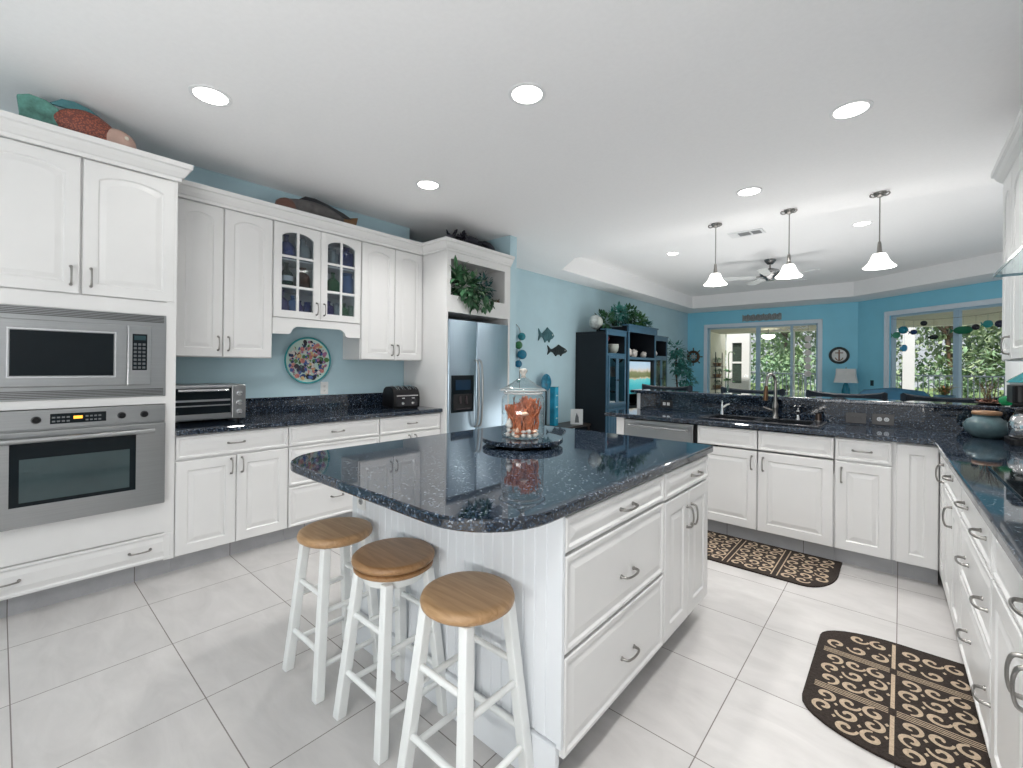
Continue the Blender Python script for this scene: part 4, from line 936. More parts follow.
def rug(label, loc, rotz, L, D, divs, mid, name='kitchen_mat'):
    """half-oval mat: straight back edge along y=0, rounded towards -y; x from -L/2 to L/2"""
    a, b, c = L/2, D, .16
    out = [(-a,0)] + [(-a,-b*.46)] + [(-a+c*.10*k-(.0), -b*.46-(b*.54)*math.sin(PI/2*k/8)**1.0*1.0) if False else (-a+ (c*1.0)*(1-math.cos(PI/2*k/8)), -b*.46-b*.54*math.sin(PI/2*k/8)) for k in range(1,9)]
    out = out + [(-x, y) for x, y in reversed(out)]
    def inside(x, y, d=.02):
        if y > -d or y < -b+d or abs(x) > a-d: return False
        if y < -b*.46:
            q = (-b*.46-y)/(b*.54); lim = a-c*(1-math.sqrt(max(0,1-q*q))) if True else a
            if abs(x) > lim-d: return False
        return True
    r = thing(name, label, 'rug', loc, rotz)
    out.reverse() if False else None
    obj('mat_base', MB().prism(out, 0, .009), RUGB, r)
    m = MB(); e = .028
    edges = [-a+e] + list(divs) + [a-e]
    for k in range(len(edges)-1):
        x0, x1 = edges[k]+(.022 if k else .006), edges[k+1]-(.022 if k < len(edges)-2 else .006)
        if mid: scrolls(m, x0, x1, -b*.5+.014, -e-.004, inside); scrolls(m, x0, x1, -b+e+.004, -b*.5-.014, inside)
        else: scrolls(m, x0, x1, -b+e, -e, inside)
    for x in divs:
        for s in (-.016,-.005,.005,.016) if mid else (-.016,.016):
            for q0, q1 in (((-b+e,-b*.5-.012),(-b*.5+.012,-e)) if mid else ((-b+e,-e),)): ribbon(m, [(x+s,q0),(x+s,q1)], .0045 if mid else .007)
    if mid:
        for k in range(len(edges)-1): ribbon(m, [(edges[k]+.024*(k>0),-b*.5),(edges[k+1]-.024*(k<len(edges)-2),-b*.5)], .013)
    m.v = [(x,y,.0096) for x,y,z in m.v]
    obj('scroll_pattern', m, RUGT, r)
    return r
rug('dark scroll-pattern half-oval mat on the floor by the sink cabinet', (-.735,3.725,.0005), 0, .90, .55, (-.145,.143), False)
rug('dark scroll-pattern half-oval mat on the floor before the cooktop drawers', (.258,2.375,.0005), -PI/2, .85, .545, (-.152,.148), True)

# ---------------------------------------------------------------- ceiling fixtures
LENS = mat('lamp_lens', (1,1,1), .5, emit=(1,.97,.92), es=9.0)
def lamp(parent, kind, loc, power, size=.16, col=(1,.98,.95), spread=PI):
    d = bpy.data.lights.new('lamp', kind); d.energy = power; d.color = col
    if kind == 'AREA': d.shape = 'DISK'; d.size = size; d.spread = spread
    else: d.shadow_soft_size = size
    o = bpy.data.objects.new('lamp', d); COL.objects.link(o); o.parent = parent; o.location = loc; return o
CANS = [(-2.85,.75,2.76,'round recessed ceiling light above the oven tower side'),(-1.52,1.85,2.76,'round recessed ceiling light above the island'),(-.22,3.13,2.76,'round recessed ceiling light nearest the glass hood'),
        (-2.89,2.27,2.76,'round recessed ceiling light in front of the lobster sculpture cabinet'),(-.95,4.05,2.76,'round recessed ceiling light above the sink, beside the pendants'),
        (-2.64,6.76,3.05,'round recessed light in the raised tray ceiling toward the black media cabinet'),(-.36,6.77,3.05,'round recessed light in the raised tray ceiling beside the pendant over the corner'),
        ]
for (x, y, z, lb), pw in zip(CANS, (.12,1.0,.8,.8,1.1,.8,.8,.25,.7,1.0)):
    t = thing('recessed_light', lb, 'ceiling light', (x,y,z), 0, 'recessed ceiling lights')
    obj('trim_ring', MB().lathe([(.080,-.0005),(.100,-.0005),(.100,-.004),(.082,-.006),(.080,-.004)], n=36, caps=False), TRIMW, t, smooth=50)
    obj('lens', MB().lathe([(0,-.0035),(.0795,-.0035),(.0795,-.001),(0,-.001)], n=36), LENS, t)
    lamp(t, 'AREA', (0,0,-.012), CAN_POWER*pw, .15, spread=2.1)
PGL = mat('pendant_glass', (.9,.9,.88), .3, emit=(1,.97,.92), es=2.6)
for x, lb in ((-1.417,'white bell-glass pendant over the bar, farthest from the glass hood'),(-.778,'white bell-glass pendant over the bar, middle of the three'),(-.137,'white bell-glass pendant over the bar, nearest the glass hood')):
    t = thing('pendant_light', lb, 'pendant light', (x,4.75,2.76), 0, 'pendants over the bar')
    obj('canopy', MB().lathe([(0,-.0005),(.046,-.0005),(.046,-.012),(.034,-.026),(.012,-.04),(0,-.04)], n=28), NICKEL, t, smooth=50)
    m = MB()
    for s in (-1,1): m.tube(bezier([(s*.015,-.02,-.03),(s*.04,-.03,-.04),(s*.062,-.03,-.028),(s*.056,-.03,-.012),(s*.04,-.03,-.02)],5), .006, 6)
    obj('scroll_arm', m, NICKEL, t, smooth=60)
    obj('rod', MB().tube([(0,0,-.04),(0,0,-.405)], .0045, 8), NICKEL, t, smooth=60)
    obj('socket_cup', MB().lathe([(0,-.405),(.010,-.405),(.014,-.43),(.018,-.485),(.026,-.502),(0,-.502)], n=20), NICKEL, t, smooth=50)
    obj('shade', MB().lathe([(.022,-.5025),(.042,-.505),(.051,-.519),(.060,-.545),(.076,-.577),(.100,-.603),(.111,-.612),(.108,-.616),(.095,-.606),(.070,-.578),(.054,-.545),(.046,-.520),(.037,-.510),(.022,-.508)], n=36, caps=False), PGL, t, smooth=60)
    lamp(t, 'POINT', (0,0,-.60), PEND_POWER, .05)
vt = thing('ceiling_vent', 'rectangular white air vent with dark louvres in the tray ceiling', 'air vent', (-1.50,6.32,3.05))
m = MB(); m.box(-.21,.19,-.115,-.085,-.012,-.0005).box(-.21,.19,.085,.115,-.012,-.0005).box(-.21,-.10,-.085,.085,-.012,-.0005).box(.16,.19,-.085,.085,-.012,-.0005).box(.035,.055,-.085,.085,-.012,-.0005)
obj('frame', m, TRIMW, vt)
m = MB()
for k in range(7):
    for a, b_ in ((-.10,.035),(.055,.16)): m.box(a,b_,-.078+.024*k,-.068+.024*k,-.010,-.002)
obj('slat', m, mat('slat_grey', (.35,.36,.37), .5), vt)
obj('backing', MB().box(-.10,.16,-.085,.085,-.0018,-.0008), GAP, vt)

fn = thing('ceiling_fan', 'nickel ceiling fan with pale blades hanging from the tray ceiling', 'ceiling fan', (-1.585,8.1,3.05))
obj('canopy', MB().lathe([(0,-.0005),(.085,-.0005),(.08,-.03),(.04,-.075),(0,-.08)], n=24), mat('fan_dark_nickel', (.22,.22,.22), .25, .9), fn, smooth=50)
obj('downrod', MB().tube([(0,0,-.075),(0,0,-.15)], .014, 10), NICKEL, fn, smooth=60)
obj('motor', MB().lathe([(0,-.14),(.05,-.145),(.12,-.17),(.15,-.21),(.14,-.25),(.10,-.28),(.07,-.30),(.06,-.335),(0,-.345)], n=32), mat('fan_nickel', (.42,.42,.42), .2, .95), fn, smooth=50)
BLADE = mat('blade_pale', (.72,.74,.74), .25, var=.05)
for k in range(5):
    a = math.radians(200+72*k); R_ = Matrix.Rotation(a, 4, 'Z') @ Matrix.Translation((0,0,-.275)) @ Matrix.Rotation(math.radians(13), 4, 'X')
    q = obj('blade', MB().prism([(.20,-.05),(.60,-.068),(.68,-.055),(.70,0),(.68,.055),(.60,.068),(.20,.05)], -.004, .004).xf(R_), BLADE, fn)
    obj('blade_arm', MB().box(.10,.24,-.018,.018,.0045,.012).xf(R_), NICKEL, q)

# ---------------------------------------------------------------- beyond the refrigerator: wall fish, floats, console
def wallfish(name, label, loc, L, H, mt):
    t = thing(name, label, 'wall decoration', loc, RL)
    a = L/2
    pts = [(a,0),(a*.8,H*.22),(a*.35,H*.42),(a*.1,H*.55),(-.05*a,H*.40),(-a*.45,H*.16),(-a*.68,H*.10),(-a,H*.42),(-a*.9,0),(-a,-H*.40),(-a*.68,-H*.10),(-a*.4,-H*.2),(-a*.18,-H*.5),(0,-H*.36),(a*.25,-H*.34),(a*.35,-H*.48),(a*.5,-H*.28),(a*.8,-H*.17)]
    obj('body', MB().prism(pts, -.022, -.0005, 'xz'), mt, t, bevel=.006)
    obj('eye', MB().ball((a*.72,-.024,H*.06), H*.05,.006,H*.05,8,6), PLW, t)
    sb = MB()
    for k in range(5): sb.tube([(a*(.45-.22*k),-.0235,H*.20),(a*(.38-.22*k),-.0235,0),(a*(.45-.22*k),-.0235,-H*.16)], .004, 5)
    obj('scale_ridge', sb, mt, t)
    return t
wallfish('wall_fish', 'flat teal-grey metal fish on the pale wall, the upper of two', (-4.2995,5.77,1.80), .42, .24, mat('fish_slate', (.045,.13,.15), .5, var=.4))
wallfish('wall_fish', 'flat blackish metal fish on the pale wall, the lower of two', (-4.2995,6.08,1.565), .56, .19, mat('fish_dark', (.018,.028,.03), .5, var=.4))
fs = thing('glass_float_strand', 'hanging strand of four blue and green glass floats beside the refrigerator wall', 'decoration', (-4.22,5.03,1.92))
obj('cord', MB().tube([(-.075,0,.0),(-.02,.0,-.05),(0,0,-.1),(0,0,-.95)], .004, 6), BROWN, fs)
for dy, dz, r_, c in ((.04,-.18,.058,(.02,.28,.34)),(-.03,-.31,.058,(.05,.22,.08)),(.05,-.445,.072,(.03,.27,.42)),(-.03,-.585,.055,(.02,.20,.36)),(-.03,-.83,.03,(.05,.30,.30))):
    obj('float', MB().ball((0,dy,dz), r_, r_, r_, 20, 14), mat('float_glass', c, .08, trans=.3), fs, smooth=80)
cs_ = thing('console_table', 'low dark console table against the pale wall before the media cabinet', 'table', (-4.30,6.00,0), RL)
obj('top', MB().box(-.55,.50,-.42,-.004,.33,.36), mat('espresso', (.025,.018,.016), .35), cs_)
for sx in (-.52,.44):
    for sy in (-.40,-.04): obj('leg', MB().box(sx,sx+.04,sy,sy+.03,0,.3295), bpy.data.materials['espresso'], cs_)
bp = thing('tall_box_lantern', 'tall square turquoise glass box with fish motif on the low console', 'ornament', (-4.17,5.84,.3605))
obj('box', MB().box(-.05,.05,-.055,.045,0,.61), mat('turquoise_box', (.02,.33,.52), .25, var=.3, scale=6), bp, bevel=.006)
obj('cap', MB().box(-.054,.054,-.059,.049,.6105,.62), TEALG, bp)
fm = MB()
for z, s in ((.12,.9),(.30,1.1),(.48,.8)): fm.add([(.0512,-.035*s,z),(.0512,0,z+.018*s),(.0512,.03*s,z),(.0512,.045*s,z+.015*s),(.0512,.045*s,z-.015*s),(.0512,.03*s,z),(.0512,0,z-.018*s)], [(0,6,2,1),(2,4,3)])
obj('fish_motif', fm, mat('motif_pale', (.35,.62,.70), .4), bp)
gp = thing('glass_disc', 'round blue glass disc ornament beside the tall turquoise box', 'ornament', (-4.20,5.66,.3605))
obj('disc', MB().lathe([(0,-.012),(.12,-.012),(.135,0),(.12,.012),(0,.012)], (0,0,.69), 32, axis='x'), mat('disc_blue', (.04,.24,.38), .08, var=.5, scale=10, trans=.2), gp, smooth=50)
obj('stand', MB().lathe([(0,0),(.06,0),(.05,.015),(.012,.03),(.010,.552),(0,.552)], n=16), BLACK, gp, smooth=50)
pc = thing('picture_card', 'small white framed card with a dark figure, leaning on the low console', 'picture frame', (-3.99,6.22,.3605), .57)
obj('frame', MB().box(-.10,.10,-.012,.0,0,.25), PLW, pc); obj('picture', MB().add([(-.03,-.0125,.03),(.04,-.0125,.03),(.03,-.0125,.12),(.0,-.0125,.19),(-.02,-.0125,.12)], [(0,1,2,3,4)]), mat('card_grey', (.16,.17,.18), .6), pc)

# ---------------------------------------------------------------- black media cabinet
NAVY = mat('cabinet_black', (.005,.008,.013), .5, var=.1)
BLACK_LIT = mat('cabinet_black_lit', (.05,.12,.185), .28, var=.1)  # same black, bluish light reflected by the fronts put into its colour
mc = thing('media_cabinet', 'tall black media cabinet with glass doors around a television', 'media cabinet', (-3.70,6.64,0), RL)
def tower(x0, x1):
    b = MB(); D = .594
    b.box(x0,x0+.03,.002,D,0,1.86).box(x1-.03,x1,.002,D,0,1.86).box(x0+.03,x1-.03,D-.02,D,0,1.86).box(x0,x1,.002,D,1.8605,1.905)
    for z in (.05,.62,1.515): b.box(x0+.03,x1-.03,.02,D-.02,z,z+.025)
    obj('tower', b, NAVY, mc)
    c = MB().box(x0-.012,x1+.012,-.02,.001,1.845,1.925).box(x0-.018,x1+.018,-.03,.10,1.9255,1.945)
    obj('cornice', c, BLACK_LIT, mc)
    f = MB().box(x0,x0+.04,-.016,.001,.0,1.844).box(x1-.04,x1,-.016,.001,0,1.844).box(x0+.04,x1-.04,-.016,.001,1.50,1.54).box(x0+.04,x1-.04,-.016,.001,.60,.65).box(x0+.04,x1-.04,-.016,.001,0,.06)
    obj('face_frame', f, BLACK_LIT, mc)
    xm = (x0+x1)/2
    for a, c_ in ((x0+.042,xm-.002),(xm+.002,x1-.042)):
        t = .045; m = MB().box(a,a+t,-.034,-.017,.652,1.498).box(c_-t,c_,-.034,-.017,.652,1.498).box(a+t,c_-t,-.034,-.017,.652,.70).box(a+t,c_-t,-.034,-.017,1.45,1.498)
        d = obj('glass_door', m, BLACK_LIT, mc, bevel=.003)
        obj('glass_pane', MB().box(a+t-.003,c_-t+.003,-.027,-.023,.697,1.453), glass_mat('tint_glass', (.35,.55,.62), .3), d)
        kx = c_-.02 if c_ < xm else a+.02
        obj('knob', MB().lathe([(0,0),(.008,0),(.007,.008),(.014,.014),(.011,.024),(0,.027)], (kx,-.0345,1.08), 12, axis='y'), BLACK, d, smooth=50)
        d = obj('door', front_mb(c_-a, .535, t=.02), BLACK_LIT, mc, loc=(a,-.0165,.062))
        obj('handle', MB().box(kx-a-.007,kx-a+.007,-.035,-.0205,.28,.37), BLACK, d)
tower(0,.70); tower(1.88,2.56)
b = MB(); D = .594
b.box(.701,.73,-.04,D,0,2.0).box(1.85,1.879,-.04,D,0,2.0).box(.73,1.85,D-.02,D,0,2.0).box(.701,1.879,-.04,D,2.0005,2.03)
b.box(.73,1.85,-.03,D-.02,1.452,1.48).box(.73,1.85,-.03,D-.02,.56,.60)
obj('center_section', b, NAVY, mc)
obj('cornice', MB().box(.68,1.90,-.075,-.041,1.935,2.045).box(.66,1.92,-.09,.05,2.0455,2.07), BLACK_LIT, mc)
obj('face_frame', MB().box(.701,.745,-.058,-.041,0,1.934).box(1.835,1.879,-.058,-.041,0,1.934).box(.745,1.835,-.058,-.041,1.445,1.49), BLACK_LIT, mc)
for a in (.735,1.293): obj('drawer', front_mb(.553,.48, t=.02), BLACK_LIT, mc, loc=(a,-.031,.065))
tv = thing('television', 'flat television showing a turquoise beach scene inside the media cabinet', 'television', (-3.73,7.93,.6005), RL)
obj('housing', MB().box(-.545,.545,0,.05,.20,.83), BLACK, tv, bevel=.006)
obj('stand', MB().box(-.18,.18,-.06,.10,0,.02).box(-.05,.05,.015,.04,.02,.20), BLACK, tv)
def tv_mat():
    m, nt, p = new_mat('tv_picture'); tc = nt.nodes.new('ShaderNodeTexCoord'); sp = nt.nodes.new('ShaderNodeSeparateXYZ'); nt.links.new(tc.outputs['Object'], sp.inputs[0])
    nz = nt.nodes.new('ShaderNodeTexNoise'); nz.inputs['Scale'].default_value = 9; nt.links.new(tc.outputs['Object'], nz.inputs['Vector'])
    z = math_node(nt, 'ADD', sp.outputs[2], math_node(nt, 'MULTIPLY', math_node(nt, 'SUBTRACT', nz.outputs['Fac'], .5), .10))
    t = math_node(nt, 'DIVIDE', math_node(nt, 'SUBTRACT', z, .21), .60)
    rp = nt.nodes.new('ShaderNodeValToRGB'); e = rp.color_ramp.elements; e[0].color = (.02,.30,.36,1); e[1].color = (.42,.60,.75,1)
    for q, c in ((.30,(.05,.45,.50,1)),(.44,(.14,.55,.55,1)),(.47,(.55,.48,.32,1)),(.52,(.14,.16,.06,1)),(.66,(.20,.22,.10,1)),(.72,(.62,.55,.45,1)),(.80,(.50,.62,.72,1))):
        k = e.new(q); k.color = c
    nt.links.new(t, rp.inputs['Fac']); nt.links.new(rp.outputs['Color'], p.inputs['Emission Color']); p.inputs['Emission Strength'].default_value = .8
    p.inputs['Base Color'].default_value = (.01,.01,.01,1); p.inputs['Roughness'].default_value = .15; return m
obj('screen', MB().box(-.525,.525,-.004,-.0005,.22,.81), tv_mat(), tv)
for k, (y, h, r_, lb, c) in enumerate(((7.42,.13,.05,'small pale shell on the media cabinet shelf above the television, oven side',SHELLW),(7.62,.19,.10,'round white shell above the television',SHELLW),(7.92,.17,.065,'upright white shell above the television beside the round one',SHELLW),(8.33,.14,.06,'grey-white conch above the television toward the far tower',SHELLW))):
    m = MB().lathe([(0,0),(r_*.5,0),(r_*.95,h*.3),(r_,h*.5),(r_*.7,h*.78),(r_*.25,h*.95),(0,h)], n=16)
    m.tube([(r_*.5,0,h*.5),(r_*.9,0,h*.7),(r_*.6,0,h*.9)], [.012,.02,.008], 8)
    tag(obj('seashell', m, c, None, smooth=60, loc=(-3.82,y,1.4805)), lb, 'seashell', 'shells above the television')
bw = thing('bowl', 'cream bowl in the open niche of the media cabinet near tower', 'bowl', (-3.86,7.17,1.5405))
obj('body', MB().lathe([(0,0),(.05,0),(.09,.05),(.105,.12),(.10,.16),(.09,.16),(.085,.11),(0,.03)], n=28), mat('cream_glaze', (.42,.46,.42), .3), bw, smooth=50)
obj('rim', MB().lathe([(.0905,.1605),(.102,.1605),(.106,.166),(.095,.170),(.0905,.166)], n=28, caps=False), SHELLW, bw, smooth=50)
vs = thing('figurine', 'blue-white slender figurine in the near tower niche of the media cabinet', 'figurine', (-3.84,6.86,1.5405))
obj('body', MB().lathe([(0,0),(.045,0),(.05,.03),(.03,.09),(.045,.15),(.03,.20),(.012,.22),(.022,.245),(.015,.27),(0,.275)], n=18), mat('figurine_blue', (.20,.30,.42), .3, var=.4, scale=14), vs, smooth=50)
obj('coral_sprig', MB().tube([(.0,.04,.18),(.02,.09,.24),(.02,.12,.27)], [.01,.008,.004], 6).tube([(.02,.09,.24),(.03,.07,.30)], [.007,.003], 6), mat('sprig_red', (.28,.05,.05), .5), vs)
rt = obj('seashell', MB().lathe([(0,0),(.06,.01),(.08,.05),(.05,.11),(.02,.16),(0,.18)], n=16), SHELLW, None, smooth=60, loc=(-3.84,8.86,1.5405)); tag(rt, 'pale shell in the far tower niche of the media cabinet', 'seashell')
# greenery and shell along the top of the media cabinet
sp_ = thing('shell_ornament', 'big grey-white ribbed shell on the near end of the media cabinet top', 'ornament', (-4.0,6.80,1.9455), RL)
obj('shell', MB().ball((0,0,.135), .15,.09,.13,20,12), mat('big_shell', (.42,.46,.45), .5, var=.35, scale=16), sp_, smooth=70)
obj('mouth', MB().ball((.03,-.07,.14), .085,.04,.085,16,10), mat('shell_mouth', (.62,.66,.62), .4), sp_, smooth=70)
rnd = random.Random(31)
for y, z, rx, ry, rz, n, mt, lb in ((7.03,1.9455,.14,.17,.15,150,LEAFD,'dark leafy plant beside the big shell on the media cabinet'),(7.52,2.0705,.15,.15,.17,190,LEAFT,'teal leafy plant on the near half of the media cabinet crown'),(7.93,2.0705,.17,.16,.19,230,LEAFD,'tallest dark green plant at the middle of the media cabinet crown'),(8.33,2.0705,.15,.15,.14,190,LEAFM,'mid green bushy plant on the far half of the media cabinet crown'),(8.66,2.0705,.13,.10,.06,90,LEAFT,'low teal trailing plant at the far end of the media cabinet crown')):
    t = thing('potted_plant', lb, 'plant', (-4.0,y,z), 0, 'plants on the media cabinet')
    obj('pot', MB().lathe([(0,0),(.06,0),(.08,.09),(.07,.09),(0,.08)], n=16), NAVY, t, smooth=50)
    m = MB(); leafy(m, (.06,0,.06+rz*.75), rx, ry, rz, n, .10, .05, rnd, .1); m.v = [(x,yy,max(zz,-.005 if x < .2 else -.05)) for x,yy,zz in m.v]
    obj('leaves', m, mt, t)
tp = thing('potted_tree', 'slim leafy green tree in the corner behind the media cabinet', 'plant', (-3.80,10.0,0))
obj('pot', MB().lathe([(0,0),(.15,0),(.2,.34),(.205,.36),(.18,.36),(.17,.3),(0,.3)], n=24), mat('pot_brown', (.10,.06,.04), .5), tp, smooth=50)
m = MB(); m.tube(bezier([(0,0,.3),(.03,.0,.8),(-.02,.03,1.3),(.02,0,1.75)],6), [.018]*19, 7)
obj('trunk', m, BROWN, tp, smooth=60)
m = MB(); leafy(m, (-.05,0,1.72), .20,.2,.14, 90, .13, .06, rnd, .3); leafy(m, (.05,0,1.50), .22,.22,.14, 130, .13, .06, rnd, .3); leafy(m, (.14,0,1.28), .22,.22,.12, 120, .13, .06, rnd, .4); leafy(m, (.22,0,1.02), .2,.2,.14, 80, .13, .06, rnd, .6)
obj('leaves', m, LEAFT, tp)

# ---------------------------------------------------------------- far wall
sw = thing('ship_wheel', 'small dark brown ship wheel on the blue wall beside the sliding door', 'wall decoration', (-4.14,12.0995,1.60))
obj('ring', MB().lathe([(.10,.002),(.165,.002),(.165,.035),(.10,.035),(.10,.002)], n=32, axis='y', caps=False), mat('wheel_wood', (.09,.055,.035), .5, var=.2), sw)
for k in range(8):
    a = k*PI/4; obj('spoke', MB().tube([(.0,-.02,0),(.10*math.cos(a),-.02,.10*math.sin(a))], .010, 6).tube([(.165*math.cos(a),-.02,.165*math.sin(a)),(.235*math.cos(a),-.02,.235*math.sin(a))], [.012,.016], 6), bpy.data.materials['wheel_wood'], sw)
obj('hub', MB().lathe([(0,.002),(.055,.002),(.055,.045),(0,.045)], n=20, axis='y'), mat('hub_pale', (.50,.53,.52), .5), sw)
sg = thing('carved_sign', 'weathered grey carved wood sign above the sliding door', 'sign', (-2.54,12.0995,2.555))
m = MB(); rnd = random.Random(6)
out = [(-.42,-.09)] + [(-.42+.84*k/20, -.085+.01*math.sin(k*1.9)) for k in range(21)] + [(.42,.02)] + [(.42-.84*k/20, .055+.028*math.sin(k*2.3)) for k in range(21)]
obj('board', MB().prism(out, -.018, -.0005, 'xz'), mat('driftwood', (.30,.33,.33), .7, var=.25, scale=14), sg)
for k in range(15):
    x = -.36+.05*k; m.tube(bezier([(x,-.022,-.05),(x+.018,-.022,-.01),(x-.006,-.022,.03),(x+.02,-.022,.055)],3), .006, 5)
obj('relief', m, mat('driftwood_dark', (.17,.17,.18), .7), sg)
mr = thing('porthole_mirror', 'round dark-rimmed porthole piece with white face and brown cross on the blue wall', 'wall decoration', (-1.015,12.0995,1.612))
obj('rim', MB().lathe([(.135,.001),(.185,.001),(.185,.03),(.16,.045),(.135,.03),(.135,.001)], n=36, axis='y', caps=False), mat('rim_dark', (.05,.06,.06), .4, var=.4), mr, smooth=40)
obj('face', MB().lathe([(0,.002),(.134,.002),(.134,.012),(0,.012)], n=36, axis='y'), PLW, mr)
obj('cross', MB().box(-.014,.014,-.022,-.0125,-.12,.12).box(-.07,.07,-.021,-.0125,.045,.065).tube(bezier([(-.07,-.018,-.05),(-.04,-.018,-.095),(0,-.018,-.11),(.04,-.018,-.095),(.07,-.018,-.05)],4), .009, 6), mat('cross_brown', (.24,.13,.08), .5), mr)
st = thing('side_table', 'small dark side table under the teal lamp by the far wall', 'table', (-.87,11.78,0))
obj('top', MB().lathe([(0,.57),(.25,.57),(.25,.60),(0,.60)], n=28), bpy.data.materials['espresso'], st); obj('pedestal', MB().lathe([(0,0),(.16,0),(.05,.05),(.04,.5695),(0,.5695)], n=20), bpy.data.materials['espresso'], st, smooth=50)
lp = thing('table_lamp', 'table lamp with white flared shade and teal base by the far wall', 'lamp', (-.87,11.78,.6005))
obj('base', MB().lathe([(0,0),(.08,0),(.08,.02),(.05,.05),(.075,.16),(.07,.26),(.045,.38),(.03,.42),(0,.42)], n=24), mat('lamp_teal', (.01,.20,.30), .15), lp, smooth=50)
def sqloop(h, z): return [(x,y,z) for x, y in rrect(-h,h,-h*.7,h*.7,.03,3)]
obj('shade', MB().loops([sqloop(.205,.425),(sqloop(.185,.52)),(sqloop(.172,.62)),(sqloop(.168,.72))]), mat('shade_white', (.72,.73,.72), .8), lp, smooth=30)
obj('harp', MB().tube([(0,0,.7205),(0,0,.75)], .008, 8), NICKEL, lp)
wo = outlet('wall_switch', 'dark wall plate on the blue wall between the lamp and slanted window', tuple(A0+AX*.36-Vector((-AN.x,-AN.y,0))*.0006+Vector((0,0,1.03))), AROT, mat('switch_teal', (.03,.09,.11), .4), BLK)
# bar chairs and an armchair
CH = mat('chair_leather', (.006,.012,.02), .45, var=.15, spec=.3)
def chair_mb():
    L = []; n = 14; R0 = .30
    def ring(zb, zt): pass
    m = MB(); half = 1.0
    inner, outer = [], []
    for i in range(n+1):
        a = -half + 2*half*i/n
        inner.append((R0*math.sin(a), R0*(math.cos(a)-1)*.75)); outer.append(((R0+.045)*math.sin(a), R0*(math.cos(a)-1)*.75+.045))
    Ls = []
    for i in range(n+1):
        u = abs(2*i/n-1); zt = 1.085+.03*u**2; zb = .80
        (xi, yi), (xo, yo) = inner[i], outer[i]
        Ls.append([(xi,yi,zb),(xo,yo,zb),(xo,yo+.0,zt-.012),((xi+xo)/2,(yi+yo)/2,zt),(xi,yi,zt-.012)])
    m.loops(Ls); return m
ch0 = thing('bar_chair', 'dark curved-back bar chair behind the bar beyond the dishwasher', 'chair', (-1.98,4.98,0), PI, 'bar chairs behind the bar')
ch0.rotation_euler = (0,0,0)
obj('backrest', chair_mb(), CH, ch0, smooth=50)
obj('seat', MB().prism(rrect(-.22,.22,-.40,.0,[.08,.08,.16,.16],5), .70, .78), CH, ch0, bevel=.015, smooth=40)
for sx in (-1,1):
    for sy in (-.36,-.04): obj('leg', MB().tube([(sx*.18,sy,.6995),(sx*.21,sy+(.02 if sy > -.2 else -.02),0)], [.018,.014], 8), bpy.data.materials['espresso'], ch0, smooth=60)
for sy in (-.372,-.028): obj('rung', MB().tube([(-.2,sy,.25),(.2,sy,.25)], .010, 8), NICKEL, ch0)
for sx in (-1,1): obj('post', MB().box(sx*.20-.015,sx*.20+.015,-.07,-.035,.70,.80), CH, ch0)
for x, lb in ((-1.115,'dark curved-back bar chair behind the bar in line with the kitchen faucet'),(-.37,'dark curved-back bar chair behind the bar below the teal lamp'),(.29,'dark curved-back bar chair behind the bar closest to the slanted window')):
    dup(ch0, (x,4.98,0), None, lb)
BL = mat('sofa_blue', (.015,.085,.15), .6, var=.2)
ac = thing('armchair', 'deep blue recliner armchair by the slanted window behind the bar chairs', 'armchair', (-.10,8.6,0), .15)
obj('base', MB().box(-.45,.45,-.05,.80,.10,.42), BL, ac, bevel=.04, seg=3)
obj('backrest', MB().prism([(-.40,.30),(-.42,.92),(-.33,1.01),(0,1.05),(.33,1.01),(.42,.92),(.40,.30)], -.22, -.051, 'xz'), BL, ac, bevel=.05, seg=4, smooth=40)
for s in (-1,1): obj('armrest', MB().box(s*.46,s*.62,-.10,.80,.10,.62), BL, ac, bevel=.05, seg=3)
obj('cushion', MB().box(-.42,.42,.0,.78,.425,.55), BL, ac, bevel=.04, seg=3)
for sx in (-.5,.5):
    for sy in (.0,.7): obj('foot', MB().box(sx-.03,sx+.03,sy,sy+.06,0,.0995), BLACK, ac)
# spiky plant on a table in front of the slanted window
dt = thing('dining_table', 'dark round dining table in front of the slanted window', 'table', (.28,7.5,0))
obj('top', MB().lathe([(0,.72),(.5,.72),(.5,.75),(0,.75)], n=36), bpy.data.materials['espresso'], dt); obj('pedestal', MB().lathe([(0,0),(.3,0),(.07,.06),(.06,.7195),(0,.7195)], n=24), bpy.data.materials['espresso'], dt, smooth=50)
br = thing('bromeliad', 'spiky yellow-green and orange bromeliad in a pot before the slanted window', 'plant', (.40,7.45,.7505))
obj('pot', MB().lathe([(0,0),(.07,0),(.10,.26),(.09,.26),(.08,.24),(0,.24)], n=20), mat('pot_blue', (.03,.10,.15), .3), br, smooth=50)
for nm, mt, k0 in (('leaves',mat('brom_leaf', (.18,.20,.07), .5, var=.5),26),('bracts',mat('brom_orange', (.45,.22,.10), .5, var=.4),12)):
    m = MB()
    for k in range(k0): a = rnd.random()*6.28; leaf(m, (0,0,.245), (math.cos(a),math.sin(a),rnd.uniform(.3,2.2)), rnd.uniform(.12,.21), .025, curl=.5)
    obj(nm, m, mt, br)

